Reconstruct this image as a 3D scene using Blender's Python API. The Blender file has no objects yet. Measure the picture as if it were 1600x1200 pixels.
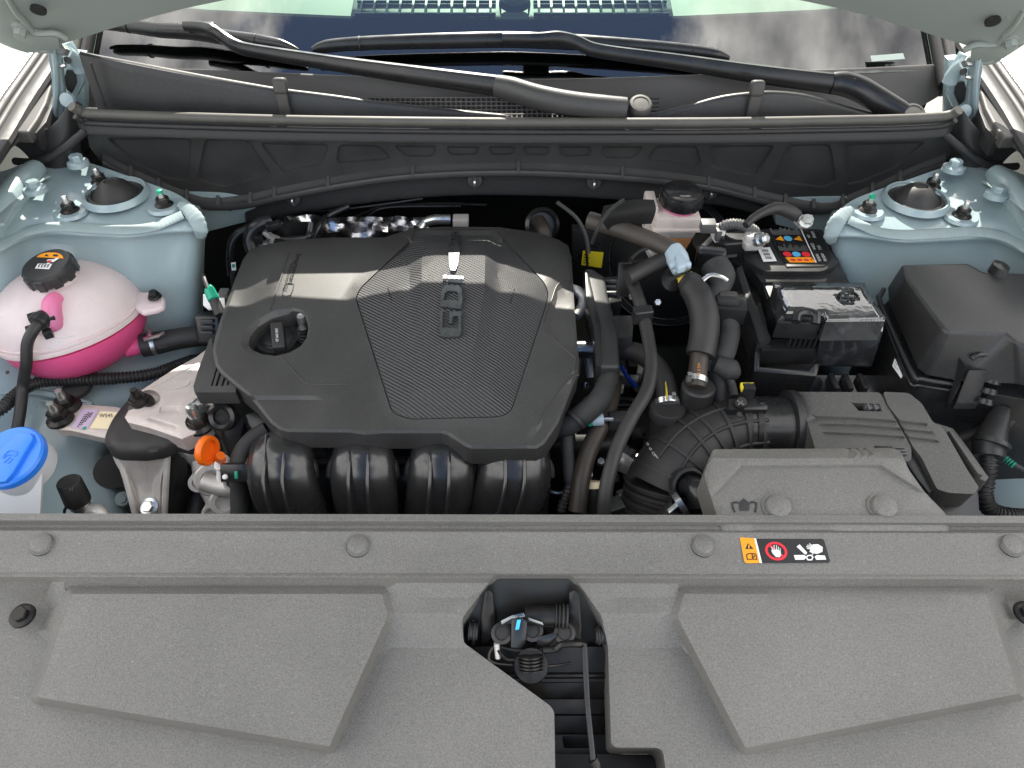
import bpy, bmesh, math, random
from mathutils import Vector, Matrix
from mathutils.geometry import delaunay_2d_cdt
random.seed(7)
S = bpy.context.scene
COL = S.collection
R = math.radians
# ------------------------------------------------------------------ camera, sky, sun, exposure
PITCH, FOC, CAMZ = R(46), 1150.0, 1.56
cd = bpy.data.cameras.new('camera'); cam = bpy.data.objects.new('camera', cd); COL.objects.link(cam)
cam.location = (0, 0, CAMZ); cam.rotation_euler = (R(90) - PITCH, 0, 0)
cd.sensor_width = 36; cd.lens = 36 * FOC / 1600; cd.clip_start = .02; cd.clip_end = 3000
S.camera = cam
w = bpy.data.worlds.new('World'); S.world = w; w.use_nodes = True
nt = w.node_tree; nt.nodes.clear()
N = nt.nodes.new; L = nt.links.new
sky = N('ShaderNodeTexSky'); sky.sky_type = 'NISHITA'; sky.sun_disc = False
sky.sun_elevation = R(39); sky.sun_rotation = R(0); sky.ozone_density = 3.0; sky.air_density = 1.0; sky.dust_density = 1.0
tc = N('ShaderNodeTexCoord'); mp = N('ShaderNodeMapping'); mp.inputs['Location'].default_value = (.62, .35, .1)
no = N('ShaderNodeTexNoise'); no.inputs['Scale'].default_value = 3.0; no.inputs['Detail'].default_value = 9; no.inputs['Roughness'].default_value = .58
cr = N('ShaderNodeValToRGB'); cr.color_ramp.elements[0].position = .49; cr.color_ramp.elements[1].position = .58
no2 = N('ShaderNodeTexNoise'); no2.inputs['Scale'].default_value = 9; no2.inputs['Detail'].default_value = 6
cc = N('ShaderNodeValToRGB'); cc.color_ramp.elements[0].position = .3; cc.color_ramp.elements[1].position = .7; cc.color_ramp.elements[0].color = (3.5, 3.5, 3.7, 1); cc.color_ramp.elements[1].color = (16, 15.6, 14.8, 1)
mx = N('ShaderNodeMixRGB'); bg = N('ShaderNodeBackground'); bg.inputs['Strength'].default_value = .125
ou = N('ShaderNodeOutputWorld')
L(tc.outputs['Generated'], mp.inputs['Vector']); L(mp.outputs[0], no.inputs['Vector']); L(mp.outputs[0], no2.inputs['Vector'])
sx_ = N('ShaderNodeSeparateXYZ'); ab = N('ShaderNodeMath'); ab.operation = 'ABSOLUTE'; ad = N('ShaderNodeMath'); ad.operation = 'ADD'; ad.inputs[1].default_value = .04
rg = N('ShaderNodeMapRange'); rg.inputs[1].default_value = .12; rg.inputs[2].default_value = .36; rg.inputs[3].default_value = -.16; rg.inputs[4].default_value = .12   # broken cloud with a gap overhead
a2 = N('ShaderNodeMath'); a2.operation = 'ADD'
L(tc.outputs['Generated'], sx_.inputs[0]); L(sx_.outputs[0], ad.inputs[0]); L(ad.outputs[0], ab.inputs[0]); L(ab.outputs[0], rg.inputs[0]); L(rg.outputs[0], a2.inputs[1])
L(no.outputs['Fac'], a2.inputs[0]); L(a2.outputs[0], cr.inputs[0]); L(no2.outputs['Fac'], cc.inputs[0])
L(cr.outputs[0], mx.inputs[0]); L(sky.outputs[0], mx.inputs[1]); L(cc.outputs[0], mx.inputs[2]); L(mx.outputs[0], bg.inputs[0]); L(bg.outputs[0], ou.inputs[0])
sl = bpy.data.lights.new('sun', 'SUN'); sl.energy = 5.0; sl.angle = R(.5); sl.color = (1, .95, .84)
sun = bpy.data.objects.new('sun', sl); COL.objects.link(sun); sun.rotation_euler = (R(-51), 0, 0); sun.location = (0, 3, 4)
S.view_settings.view_transform = 'Standard'; S.view_settings.look = 'None'; S.view_settings.gamma = 1
S.view_settings.exposure = 1.2

# ------------------------------------------------------------------ unprojection (photo pixel -> point of the place)
CP, SP = math.cos(PITCH), math.sin(PITCH)
CAM = Vector((0, 0, CAMZ))
def ray(px, py):
    v = (600 - py) / FOC
    return Vector(((px - 800) / FOC, CP + SP * v, -SP + CP * v))
def W(px, py, z):
    d = ray(px, py); return CAM + d * ((z - CAMZ) / d.z)
def WY(px, py, y):
    d = ray(px, py); return CAM + d * (y / d.y)
def PP(px, py, p0, n):
    d = ray(px, py); return CAM + d * ((p0 - CAM).dot(n) / d.dot(n))
def WP(poly, z): return [W(a, b, z) for a, b in poly]
def MR(p):                                           # the same feature on the other side of the car
    return (1612 - p[0], p[1] + 8) + tuple(p[2:])
WSN = Vector((0, -.469, .883))
def PWS(px, py, h=0.0):
    x = 0
    for _ in range(5):
        p = PP(px, py, Vector((0, 1.19 + .085 * (x / .69) ** 2, 1.037)) + WSN * h, WSN); x = p.x
    return p

# ------------------------------------------------------------------ geometry collector
def spline(pts, res=6, vals=None):
    n = len(pts); out = []; ov = []
    if n < 3: res = max(res, 1)
    for i in range(n - 1):
        p0 = pts[max(i - 1, 0)]; p1 = pts[i]; p2 = pts[i + 1]; p3 = pts[min(i + 2, n - 1)]
        for k in range(res):
            t = k / res; t2 = t * t; t3 = t2 * t
            out.append(.5 * ((2 * p1) + (p2 - p0) * t + (2 * p0 - 5 * p1 + 4 * p2 - p3) * t2 + (3 * p1 - p0 - 3 * p2 + p3) * t3))
            if vals: ov.append(vals[i] * (1 - t) + vals[i + 1] * t)
    out.append(pts[-1].copy())
    if vals: ov.append(vals[-1])
    return (out, ov) if vals else out
def inpoly(x, y, poly):
    c = False; j = len(poly) - 1
    for i in range(len(poly)):
        xi, yi = poly[i]; xj, yj = poly[j]
        if (yi > y) != (yj > y) and x < (xj - xi) * (y - yi) / (yj - yi) + xi: c = not c
        j = i
    return c
def dseg(x, y, a, b):
    dx, dy = b[0] - a[0], b[1] - a[1]; l2 = dx * dx + dy * dy
    t = 0 if l2 == 0 else max(0, min(1, ((x - a[0]) * dx + (y - a[1]) * dy) / l2))
    return math.hypot(x - a[0] - t * dx, y - a[1] - t * dy)
def dline(x, y, pl): return min(dseg(x, y, pl[i], pl[i + 1]) for i in range(len(pl) - 1))
def sd(x, y, poly):
    d = min(dseg(x, y, poly[i - 1], poly[i]) for i in range(len(poly)))
    return d if inpoly(x, y, poly) else -d
def clamp(x, a=0., b=1.): return max(a, min(b, x))
def ss(a, b, x):
    t = clamp((x - a) / (b - a)); return t * t * (3 - 2 * t)
def lin(a, b, x): return clamp((x - a) / (b - a))
def area(p): return .5 * sum(p[i - 1][0] * p[i][1] - p[i][0] * p[i - 1][1] for i in range(len(p)))
def inset(poly, wd):
    s = 1 if area(poly) > 0 else -1; n = len(poly); out = []
    for i in range(n):
        a, b, c = poly[i - 1], poly[i], poly[(i + 1) % n]
        u = Vector((b[0] - a[0], b[1] - a[1])).normalized(); v = Vector((c[0] - b[0], c[1] - b[1])).normalized()
        nu = Vector((-u.y, u.x)) * s; nv = Vector((-v.y, v.x)) * s
        m = (nu + nv); k = max(.35, 1 + nu.dot(nv)); m = m / k
        out.append((b[0] + m.x * wd, b[1] + m.y * wd))
    return out
def rnd(poly, r, n=4):                                # round the corners of a polygon
    out = []
    for i in range(len(poly)):
        a, b, c = Vector(poly[i - 1][:2]), Vector(poly[i][:2]), Vector(poly[(i + 1) % len(poly)][:2])
        la, lc = (a - b).length, (c - b).length; k = min(r, la * .45, lc * .45)
        p, q = b + (a - b) / la * k, b + (c - b) / lc * k
        for j in range(n + 1):
            t = j / n; s = p * (1 - t) ** 2 + b * 2 * t * (1 - t) + q * t * t; out.append((s.x, s.y))
    return out
def ell(cx, cy, rx, ry, n=28, rot=0):
    c, s = math.cos(R(rot)), math.sin(R(rot))
    return [(cx + rx * math.cos(2 * math.pi * i / n) * c - ry * math.sin(2 * math.pi * i / n) * s,
             cy + rx * math.cos(2 * math.pi * i / n) * s + ry * math.sin(2 * math.pi * i / n) * c) for i in range(n)]
def basis(ax):
    ax = ax.normalized(); t = Vector((0, 0, 1)) if abs(ax.z) < .9 else Vector((1, 0, 0))
    u = ax.cross(t).normalized(); return u, ax.cross(u).normalized(), ax
Z = Vector((0, 0, 1))

class G:
    def __init__(s): s.v = []; s.f = []
    def add(s, v, f):
        o = len(s.v); s.v += [Vector(p) for p in v]; s.f += [tuple(i + o for i in q) for q in f]; return s
    def bm(s, b):
        b.verts.index_update(); s.add([x.co.copy() for x in b.verts], [[q.index for q in fc.verts] for fc in b.faces]); b.free(); return s
    def prism(s, top, down=.02, bev=.002, seg=2, bottom=None):
        """solid between the polygon 'top' and the same polygon moved down (or 'bottom')"""
        if bottom is None:
            dv = down if isinstance(down, Vector) else Vector((0, 0, -down)); bottom = [p + dv for p in top]
        n = len(top); b = bmesh.new()
        a = [b.verts.new(p) for p in top]; c = [b.verts.new(p) for p in bottom]
        b.faces.new(a); b.faces.new(c[::-1])
        for i in range(n): b.faces.new((a[i - 1], c[i - 1], c[i], a[i]))
        bmesh.ops.recalc_face_normals(b, faces=b.faces)
        if bev: bmesh.ops.bevel(b, geom=list(b.edges), offset=bev, segments=seg, affect='EDGES', profile=.6, clamp_overlap=True)
        return s.bm(b)
    def box(s, c, size, rot=None, bev=.002, seg=2):
        m = rot if rot else Matrix.Identity(3); hx, hy, hz = size[0] / 2, size[1] / 2, size[2] / 2
        top = [Vector(c) + m @ Vector(p) for p in ((-hx, -hy, hz), (hx, -hy, hz), (hx, hy, hz), (-hx, hy, hz))]
        return s.prism(top, m @ Vector((0, 0, -size[2])), bev, seg)
    def tube(s, pts, r, n=12, res=6, corr=None, flat=1.0, up=None, cap=True):
        """round (or flattened) tube along a smooth curve; r a number or one per point; corr=(pitch, depth)"""
        rr = r if isinstance(r, (list, tuple)) else [r] * len(pts)
        if corr:
            q0 = spline(pts, 8); Ln = sum((q0[i + 1] - q0[i]).length for i in range(len(q0) - 1))
            res = max(res, int(Ln / (len(pts) - 1) / corr[0] * 6))
        P, V = spline(pts, res, list(rr)); m = len(P); vs = []; fs = []; u = None; dist = 0
        for i in range(m):
            t = (P[min(i + 1, m - 1)] - P[max(i - 1, 0)]).normalized()
            if u is None: u = (up - t * up.dot(t)).normalized() if up else basis(t)[0]
            else: u = (u - t * u.dot(t)).normalized()
            v = t.cross(u)
            if i: dist += (P[i] - P[i - 1]).length
            q = V[i]
            if corr: q = q + corr[1] * (1 if math.cos(2 * math.pi * dist / corr[0]) > 0 else -1) * .5
            for k in range(n):
                a = 2 * math.pi * k / n; vs.append(P[i] + u * (math.cos(a) * q * flat) + v * (math.sin(a) * q))
        for i in range(m - 1):
            for k in range(n): fs.append((i * n + k, i * n + (k + 1) % n, (i + 1) * n + (k + 1) % n, (i + 1) * n + k))
        if cap: fs.append(tuple(range(n))[::-1]); fs.append(tuple(range((m - 1) * n, m * n)))
        return s.add(vs, fs)
    def lathe(s, prof, o, ax=Z, n=28, sy=1.0):
        u, v, ax = basis(ax); o = Vector(o); vs = []; fs = []; m = len(prof)
        for r, h in prof:
            for k in range(n):
                a = 2 * math.pi * k / n; vs.append(o + ax * h + u * (r * math.cos(a)) + v * (r * sy * math.sin(a)))
        for i in range(m - 1):
            for k in range(n): fs.append((i * n + k, i * n + (k + 1) % n, (i + 1) * n + (k + 1) % n, (i + 1) * n + k))
        if prof[0][0] > 1e-6: fs.append(tuple(range(n))[::-1])
        if prof[-1][0] > 1e-6: fs.append(tuple(range((m - 1) * n, m * n)))
        return s.add(vs, fs)
    def loft(s, rows, res=5, thick=0.0):
        rows = [spline([Vector(p) for p in r], res) for r in rows]
        cols = [spline([r[j] for r in rows], res) for j in range(len(rows[0]))]
        nr, nc = len(cols[0]), len(cols)
        vs = [cols[j][i] for i in range(nr) for j in range(nc)]
        fs = [(i * nc + j, (i + 1) * nc + j, (i + 1) * nc + j + 1, i * nc + j + 1) for i in range(nr - 1) for j in range(nc - 1)]
        if thick:
            b = bmesh.new(); V = [b.verts.new(p) for p in vs]
            for q in fs: b.faces.new([V[k] for k in q])
            bmesh.ops.recalc_face_normals(b, faces=b.faces)
            bmesh.ops.solidify(b, geom=list(b.faces), thickness=thick); return s.bm(b)
        return s.add(vs, fs)
    def relief(s, outline, p0, n, h=None, creases=(), holes=(), step=14, rim=.02, rimdir=None, holerim=None, mapf=None):
        """sheet over a polygon (photo pixels, laid on the plane p0,n) with height h(px,py) and edges turned down"""
        n = n.normalized(); pts = []; edges = []
        def addl(pl, closed, dens=step):
            idx = []
            m = len(pl) if closed else len(pl) - 1
            for i in range(m):
                a, b = pl[i], pl[(i + 1) % len(pl)]; k = max(1, int(math.hypot(b[0] - a[0], b[1] - a[1]) / dens))
                for j in range(k): idx.append(len(pts)); pts.append((a[0] + (b[0] - a[0]) * j / k, a[1] + (b[1] - a[1]) * j / k))
            if not closed: idx.append(len(pts)); pts.append(pl[-1][:2])
            for i in range(len(idx) - 1): edges.append((idx[i], idx[i + 1]))
            if closed: edges.append((idx[-1], idx[0]))
        addl(outline, True)
        for hp in holes: addl(hp, True)
        for c in creases: addl(c[1], c[0])
        con = list(pts)
        xs = [p[0] for p in outline]; ys = [p[1] for p in outline]; cell = {}
        for p in con: cell.setdefault((int(p[0] // step), int(p[1] // step)), []).append(p)
        y = min(ys) + step * .5; row = 0
        while y < max(ys):
            x = min(xs) + step * (.5 if row % 2 else .9)
            while x < max(xs):
                ok = True; cx, cy = int(x // step), int(y // step)
                for i in (-1, 0, 1):
                    for j in (-1, 0, 1):
                        for q in cell.get((cx + i, cy + j), ()):
                            if abs(q[0] - x) < step * .4 and abs(q[1] - y) < step * .4: ok = False
                if ok and inpoly(x, y, outline): pts.append((x, y))
                x += step
            y += step * .87; row += 1
        rv, re, rf = delaunay_2d_cdt([Vector(p) for p in pts], edges, [], 0, 1e-3)[:3]
        fc = []
        for f in rf:
            cx = sum(rv[i].x for i in f) / len(f); cy = sum(rv[i].y for i in f) / len(f)
            if inpoly(cx, cy, outline) and not any(inpoly(cx, cy, q) for q in holes): fc.append(list(f))
        b = bmesh.new(); V = []
        for p in rv:
            hh = h(p.x, p.y) if h else 0.0
            V.append(b.verts.new(mapf(p.x, p.y, hh) if mapf else PP(p.x, p.y, p0 + n * hh, n)))
        for f in fc:
            try: b.faces.new([V[i] for i in f])
            except ValueError: pass
        bmesh.ops.delete(b, geom=[q for q in b.verts if not q.link_faces], context='VERTS')
        bmesh.ops.recalc_face_normals(b, faces=b.faces)
        b.normal_update()
        if sum(f.normal.dot(n) * f.calc_area() for f in b.faces) < 0: bmesh.ops.reverse_faces(b, faces=b.faces)
        if rim:
            be = [e for e in b.edges if e.is_boundary]
            r = bmesh.ops.extrude_edge_only(b, edges=be); nv = [q for q in r['geom'] if isinstance(q, bmesh.types.BMVert)]
            rd = (rimdir if rimdir else -n).normalized() * rim
            for q in nv: q.co += rd
        return s.bm(b)
    def text(s, st, f, u, v, hgt, ang=0, ext=0.0, align='LEFT', asp=1.0):
        """lettering: f(u,v) maps label coordinates to the place"""
        cu = bpy.data.curves.new('t', 'FONT'); cu.body = st; cu.size = 1; cu.align_x = align; cu.resolution_u = 2
        o = bpy.data.objects.new('t', cu); me = bpy.data.meshes.new_from_object(o)
        c, sn = math.cos(R(ang)), math.sin(R(ang))
        vs = []
        for q in me.vertices:
            a, b2 = q.co.x * hgt * asp, q.co.y * hgt
            vs.append(f(u + a * c - b2 * sn, v + a * sn + b2 * c))
        s.add(vs, [tuple(p.vertices) for p in me.polygons])
        bpy.data.objects.remove(o); bpy.data.curves.remove(cu); bpy.data.meshes.remove(me); return s
    def poly(s, pts): return s.add(pts, [tuple(range(len(pts)))])

WL = {}
def link(o, parent, loc):
    COL.objects.link(o); o.location = loc; WL[o.name] = Vector(loc)
    if parent is not None:
        o.parent = parent; o.matrix_parent_inverse = Matrix.Translation(-WL[parent.name])
def tag(o, label=None, cat=None, group=None, kind=None):
    if label: o['label'] = label
    if cat: o['category'] = cat
    if group: o['group'] = group
    if kind: o['kind'] = kind
    return o
def thing(name, label, cat, loc=(0, 0, 0), group=None):
    o = bpy.data.objects.new(name, None); o.empty_display_size = .02; link(o, None, Vector(loc)); return tag(o, label, cat, group)
def mk(g, name, m, parent=None, label=None, cat=None, group=None, kind=None, ang=38, flip=False):
    vs = g.v; c = Vector([(min(p[i] for p in vs) + max(p[i] for p in vs)) / 2 for i in range(3)])
    me = bpy.data.meshes.new(name); me.from_pydata([p - c for p in vs], [], g.f); me.validate()
    if flip: me.flip_normals()
    me.polygons.foreach_set('use_smooth', [True] * len(me.polygons)); me.set_sharp_from_angle(angle=R(ang))
    me.materials.append(m); me.update()
    o = bpy.data.objects.new(name, me); link(o, parent, c); return tag(o, label, cat, group, kind)
def dup(root, loc, label=None, rot=None):
    def cp(o, par):
        c = o.copy(); COL.objects.link(c)
        if par is not None: c.parent = par; c.matrix_parent_inverse = o.matrix_parent_inverse.copy()
        for ch in list(o.children): cp(ch, c)
        return c
    r = cp(root, None); r.location = loc
    if rot: r.rotation_euler = rot
    if label: r['label'] = label
    return r

# ------------------------------------------------------------------ materials
def mat(name, col, rough=.5, metal=0., bump=None, mott=None, spec=.5, coat=0., dust=None, trans=0., grain=None, rings=None):
    m = bpy.data.materials.new(name); m.use_nodes = True; t = m.node_tree; n = t.nodes; l = t.links.new
    b = n['Principled BSDF']; b.inputs['Base Color'].default_value = (*col, 1); b.inputs['Roughness'].default_value = rough
    b.inputs['Metallic'].default_value = metal; b.inputs['Specular IOR Level'].default_value = spec
    if coat: b.inputs['Coat Weight'].default_value = coat; b.inputs['Coat Roughness'].default_value = .08
    tc = n.new('ShaderNodeTexCoord'); last = None
    if mott:
        q = n.new('ShaderNodeTexNoise'); q.inputs['Scale'].default_value = mott[0]; q.inputs['Detail'].default_value = 6
        l(tc.outputs['Object'], q.inputs['Vector']); r = n.new('ShaderNodeMixRGB'); r.blend_type = 'MULTIPLY'; r.inputs[0].default_value = 1
        rp = n.new('ShaderNodeMapRange'); rp.inputs[1].default_value = .3; rp.inputs[2].default_value = .7
        rp.inputs[3].default_value = 1 - mott[1]; rp.inputs[4].default_value = 1 + mott[1]
        l(q.outputs['Fac'], rp.inputs[0]); l(rp.outputs[0], r.inputs[2]); r.inputs[1].default_value = (*col, 1); last = r.outputs[0]
        rr = n.new('ShaderNodeMapRange'); rr.inputs[1].default_value = .3; rr.inputs[2].default_value = .7
        rr.inputs[3].default_value = clamp(rough - .07); rr.inputs[4].default_value = clamp(rough + .07)
        l(q.outputs['Fac'], rr.inputs[0]); l(rr.outputs[0], b.inputs['Roughness'])
    if dust:                                            # (scale, threshold, colour, amount)
        q = n.new('ShaderNodeTexNoise'); q.inputs['Scale'].default_value = dust[0]; q.inputs['Detail'].default_value = 8; q.inputs['Roughness'].default_value = .65
        l(tc.outputs['Object'], q.inputs['Vector']); rp = n.new('ShaderNodeMapRange'); rp.inputs[1].default_value = dust[1]; rp.inputs[2].default_value = dust[1] + .12
        rp.inputs[4].default_value = dust[3]; l(q.outputs['Fac'], rp.inputs[0]); r = n.new('ShaderNodeMixRGB')
        r.inputs[1].default_value = (*col, 1); r.inputs[2].default_value = (*dust[2], 1); l(rp.outputs[0], r.inputs[0])
        if last: l(last, r.inputs[1])
        last = r.outputs[0]
    if grain:                                           # fine light and dark speckle of a moulded grain
        q = n.new('ShaderNodeTexNoise'); q.inputs['Scale'].default_value = grain[0]; q.inputs['Detail'].default_value = 2
        l(tc.outputs['Object'], q.inputs['Vector']); rp = n.new('ShaderNodeMapRange'); rp.inputs[1].default_value = .3; rp.inputs[2].default_value = .7
        rp.inputs[3].default_value = 1 - grain[1]; rp.inputs[4].default_value = 1 + grain[1]; r = n.new('ShaderNodeMixRGB'); r.blend_type = 'MULTIPLY'; r.inputs[0].default_value = 1
        r.inputs[1].default_value = (*col, 1)
        if last: l(last, r.inputs[1])
        l(q.outputs['Fac'], rp.inputs[0]); l(rp.outputs[0], r.inputs[2]); last = r.outputs[0]
    if rings:                                           # dried water drop rings: (scale, radius, width, colour, amount)
        wq = n.new('ShaderNodeTexNoise'); wq.inputs['Scale'].default_value = 90; va = n.new('ShaderNodeVectorMath'); va.operation = 'MULTIPLY_ADD'; va.inputs[1].default_value = (.012,) * 3
        l(tc.outputs['Object'], wq.inputs['Vector']); l(wq.outputs['Color'], va.inputs[0]); l(tc.outputs['Object'], va.inputs[2])
        vo = n.new('ShaderNodeTexVoronoi'); vo.inputs['Scale'].default_value = rings[0]; l(va.outputs[0], vo.inputs['Vector'])
        s1 = n.new('ShaderNodeMath'); s1.operation = 'SUBTRACT'; s1.inputs[1].default_value = rings[1]; s2 = n.new('ShaderNodeMath'); s2.operation = 'ABSOLUTE'
        rp = n.new('ShaderNodeMapRange'); rp.inputs[1].default_value = rings[2]; rp.inputs[2].default_value = 0; rp.inputs[3].default_value = 0; rp.inputs[4].default_value = rings[4]
        l(vo.outputs['Distance'], s1.inputs[0]); l(s1.outputs[0], s2.inputs[0]); l(s2.outputs[0], rp.inputs[0])
        mq = n.new('ShaderNodeTexNoise'); mq.inputs['Scale'].default_value = 16; mq.inputs['Detail'].default_value = 5; l(tc.outputs['Object'], mq.inputs['Vector'])
        m2 = n.new('ShaderNodeMapRange'); m2.inputs[1].default_value = .54; m2.inputs[2].default_value = .66; l(mq.outputs['Fac'], m2.inputs[0])
        mm = n.new('ShaderNodeMath'); mm.operation = 'MULTIPLY'; l(rp.outputs[0], mm.inputs[0]); l(m2.outputs[0], mm.inputs[1])
        r = n.new('ShaderNodeMixRGB'); r.inputs[1].default_value = (*col, 1); r.inputs[2].default_value = (*rings[3], 1); l(mm.outputs[0], r.inputs[0])
        if last: l(last, r.inputs[1])
        last = r.outputs[0]
    if last: l(last, b.inputs['Base Color'])
    if bump:
        q = n.new('ShaderNodeTexNoise'); q.inputs['Scale'].default_value = bump[0]; q.inputs['Detail'].default_value = 3
        l(tc.outputs['Object'], q.inputs['Vector']); u = n.new('ShaderNodeBump'); u.inputs['Strength'].default_value = bump[1]; u.inputs['Distance'].default_value = .001
        l(q.outputs['Fac'], u.inputs['Height']); l(u.outputs[0], b.inputs['Normal'])
    if trans:                                           # light seeps through the wall of a tank
        tr = n.new('ShaderNodeBsdfTranslucent'); tr.inputs[0].default_value = (*col, 1); ms = n.new('ShaderNodeMixShader'); ms.inputs[0].default_value = trans
        if last: l(last, tr.inputs[0])
        l(b.outputs[0], ms.inputs[1]); l(tr.outputs[0], ms.inputs[2]); l(ms.outputs[0], n['Material Output'].inputs[0])
    return m
M = {}
M['panel'] = mat('dusty grained plastic', (.150, .145, .135), .48, bump=(1100, .5), mott=(5, .13), dust=(260, .62, (.34, .34, .33), .5), grain=(560, .22), rings=(70, .26, .04, (.30, .30, .29), .25))
M['cover'] = mat('grained cover plastic', (.044, .043, .042), .42, bump=(1300, .22), mott=(14, .10), dust=(420, .62, (.16, .16, .155), .5), grain=(700, .25))
M['plas'] = mat('black plastic', (.026, .026, .027), .42, bump=(900, .18), mott=(18, .14), dust=(350, .60, (.10, .098, .093), .6), grain=(700, .2))
M['plas2'] = mat('smooth black plastic', (.016, .016, .017), .30, bump=(60, .05), mott=(30, .12))
M['grey'] = mat('sun greyed plastic', (.056, .053, .050), .55, bump=(900, .25), mott=(12, .12))
M['rub'] = mat('black rubber', (.022, .021, .021), .55, bump=(600, .15), mott=(40, .2))
M['seal'] = mat('seal foam rubber', (.085, .081, .072), .5, bump=(1200, .25), mott=(20, .12))
M['brown'] = mat('brownish hose rubber', (.040, .032, .026), .5, bump=(500, .12), mott=(25, .2))
M['tape'] = mat('cloth harness tape', (.030, .030, .030), .7, bump=(500, .5), mott=(60, .25))
M['insul'] = mat('firewall felt', (.018, .018, .019), .85, bump=(350, .5), mott=(30, .2))
M['dark'] = mat('dark metal and hole fill', (.010, .010, .010), .5, mott=(20, .3))  # near black; on flat hole and opening discs it stands for their shade
M['wall'] = mat('cowl wall plastic', (.040, .040, .040), .45, bump=(900, .18), mott=(18, .14), grain=(700, .2))
M['ink'] = mat('dark relief lines', (.008, .008, .008), .9, spec=.05)  # shade of moulded letters and creases put into a matt black colour
M['mani'] = mat('glossy manifold plastic', (.022, .022, .023), .24, spec=.7, mott=(20, .15), bump=(50, .05))
M['grey2'] = mat('grained air box plastic', (.072, .070, .067), .46, bump=(1000, .25), mott=(10, .14), dust=(300, .58, (.15, .15, .145), .6), grain=(650, .3))
M['drum'] = mat('black booster paint', (.006, .006, .006), .6, spec=.25, mott=(15, .2))
M['paint'] = mat('pale blue grey paint', (.27, .35, .372), .32, coat=.4, mott=(4, .07), bump=(40, .03), dust=(75, .60, (.40, .44, .44), .3))
M['sage'] = mat('hood paint with bounce tint', (.25, .28, .26), .45, mott=(3, .05))  # body paint with the warm bounce under the hood put into its colour
M['sealer'] = mat('painted seam sealer', (.25, .315, .325), .65, bump=(120, .25), mott=(30, .06))
M['alu'] = mat('cast aluminium', (.62, .59, .56), .48, .5, bump=(500, .35), mott=(35, .12))
M['pink_alu'] = mat('sandy cast aluminium', (.56, .49, .46), .52, .3, bump=(600, .4), mott=(40, .1))
M['zinc'] = mat('zinc plated steel', (.62, .63, .62), .28, .9, mott=(80, .12))
M['steel'] = mat('black phosphate steel', (.030, .028, .026), .33, .6, mott=(60, .3))
M['chrome'] = mat('satin chrome', (.20, .21, .22), .28, .9, mott=(50, .08))
M['foil'] = mat('heat shield foil', (.6, .6, .62), .25, 1, bump=(60, 1.0))
M['tank'] = mat('milky tank plastic', (.93, .83, .83), .36, trans=.4, dust=(170, .60, (.75, .55, .58), .5), mott=(25, .05), bump=(300, .05))
def fade(m, low, h0, h1):                               # pink light through the fluid, put into the lower wall colour
    t = m.node_tree; n = t.nodes; l = t.links.new; tc = n.new('ShaderNodeTexCoord'); sp_ = n.new('ShaderNodeSeparateXYZ'); l(tc.outputs['Generated'], sp_.inputs[0])
    q = n.new('ShaderNodeTexNoise'); q.inputs['Scale'].default_value = 4; l(tc.outputs['Generated'], q.inputs['Vector']); ad = n.new('ShaderNodeMath'); ad.operation = 'MULTIPLY_ADD'; ad.inputs[1].default_value = .25
    l(q.outputs['Fac'], ad.inputs[0]); l(sp_.outputs[2], ad.inputs[2]); r = n.new('ShaderNodeMapRange'); r.interpolation_type = 'SMOOTHSTEP'; r.inputs[1].default_value = h0; r.inputs[2].default_value = h1; l(ad.outputs[0], r.inputs[0])
    mx = n.new('ShaderNodeMixRGB'); mx.inputs[1].default_value = (*low, 1); b = n['Principled BSDF']; src = b.inputs['Base Color'].links[0].from_socket; l(r.outputs[0], mx.inputs[0]); l(src, mx.inputs[2])
    for k in list(t.links):
        if k.from_socket == src and k.to_node != mx: l(mx.outputs[0], k.to_socket)
fade(M['tank'], (.95, .56, .64), .0, .6)
M['pink'] = mat('tank wall over pink coolant', (1.0, .15, .40), .3, trans=.4, mott=(10, .05))
M['pinkfill'] = mat('pink coolant', (.96, .34, .58), .3, trans=.5)
M['milk'] = mat('brake tank plastic', (.95, .88, .83), .3, trans=.45, mott=(40, .06))
M['amber'] = mat('brake fluid behind plastic', (.72, .36, .16), .35, trans=.4)
M['white'] = mat('white plastic', (.80, .80, .81), .4, trans=.25)
M['blue'] = mat('blue cap plastic', (.03, .22, .85), .35, bump=(800, .1))
M['orange'] = mat('orange plastic', (.90, .16, .01), .32)
M['labw'] = mat('white label', (.82, .82, .80), .5)
M['laby'] = mat('yellow label', (.80, .66, .03), .5)
M['labo'] = mat('orange label print', (.90, .34, .01), .5)
M['labp'] = mat('lilac label', (.55, .42, .58), .5)
M['labc'] = mat('cream label', (.85, .72, .48), .5)
M['labk'] = mat('black label print', (.012, .012, .013), .45)
M['labr'] = mat('red label print', (.75, .02, .04), .5)
M['labb'] = mat('blue label print', (.10, .45, .75), .5)
M['labg'] = mat('grey label print', (.10, .10, .10), .5)
M['ltblue'] = mat('grey blue connector plastic', (.36, .45, .52), .35)
M['wireblue'] = mat('blue wire', (.01, .06, .45), .35)
M['green'] = mat('green plastic', (.01, .30, .18), .4)
M['cyan'] = mat('blue paint mark', (.05, .50, .85), .4)
M['yellow'] = mat('yellow paint mark', (.75, .55, .08), .6)
M['gloss'] = mat('scuffed glossy plastic', (.030, .031, .033), .07, spec=1.0, coat=.6, bump=(28, .9), mott=(9, .2), dust=(18, .56, (.14, .15, .17), .5))
M['frit'] = mat('black ceramic band', (.006, .006, .007), .03, spec=1.0)
M['conc'] = mat('pale concrete', (.25, .235, .205), .85, mott=(2, .08), bump=(60, .3))
M['dash'] = mat('pale dashboard', (.25, .25, .24), .6, bump=(400, .2))
M['pod'] = mat('pale vin strip', (.26, .32, .29), .4)
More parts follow.
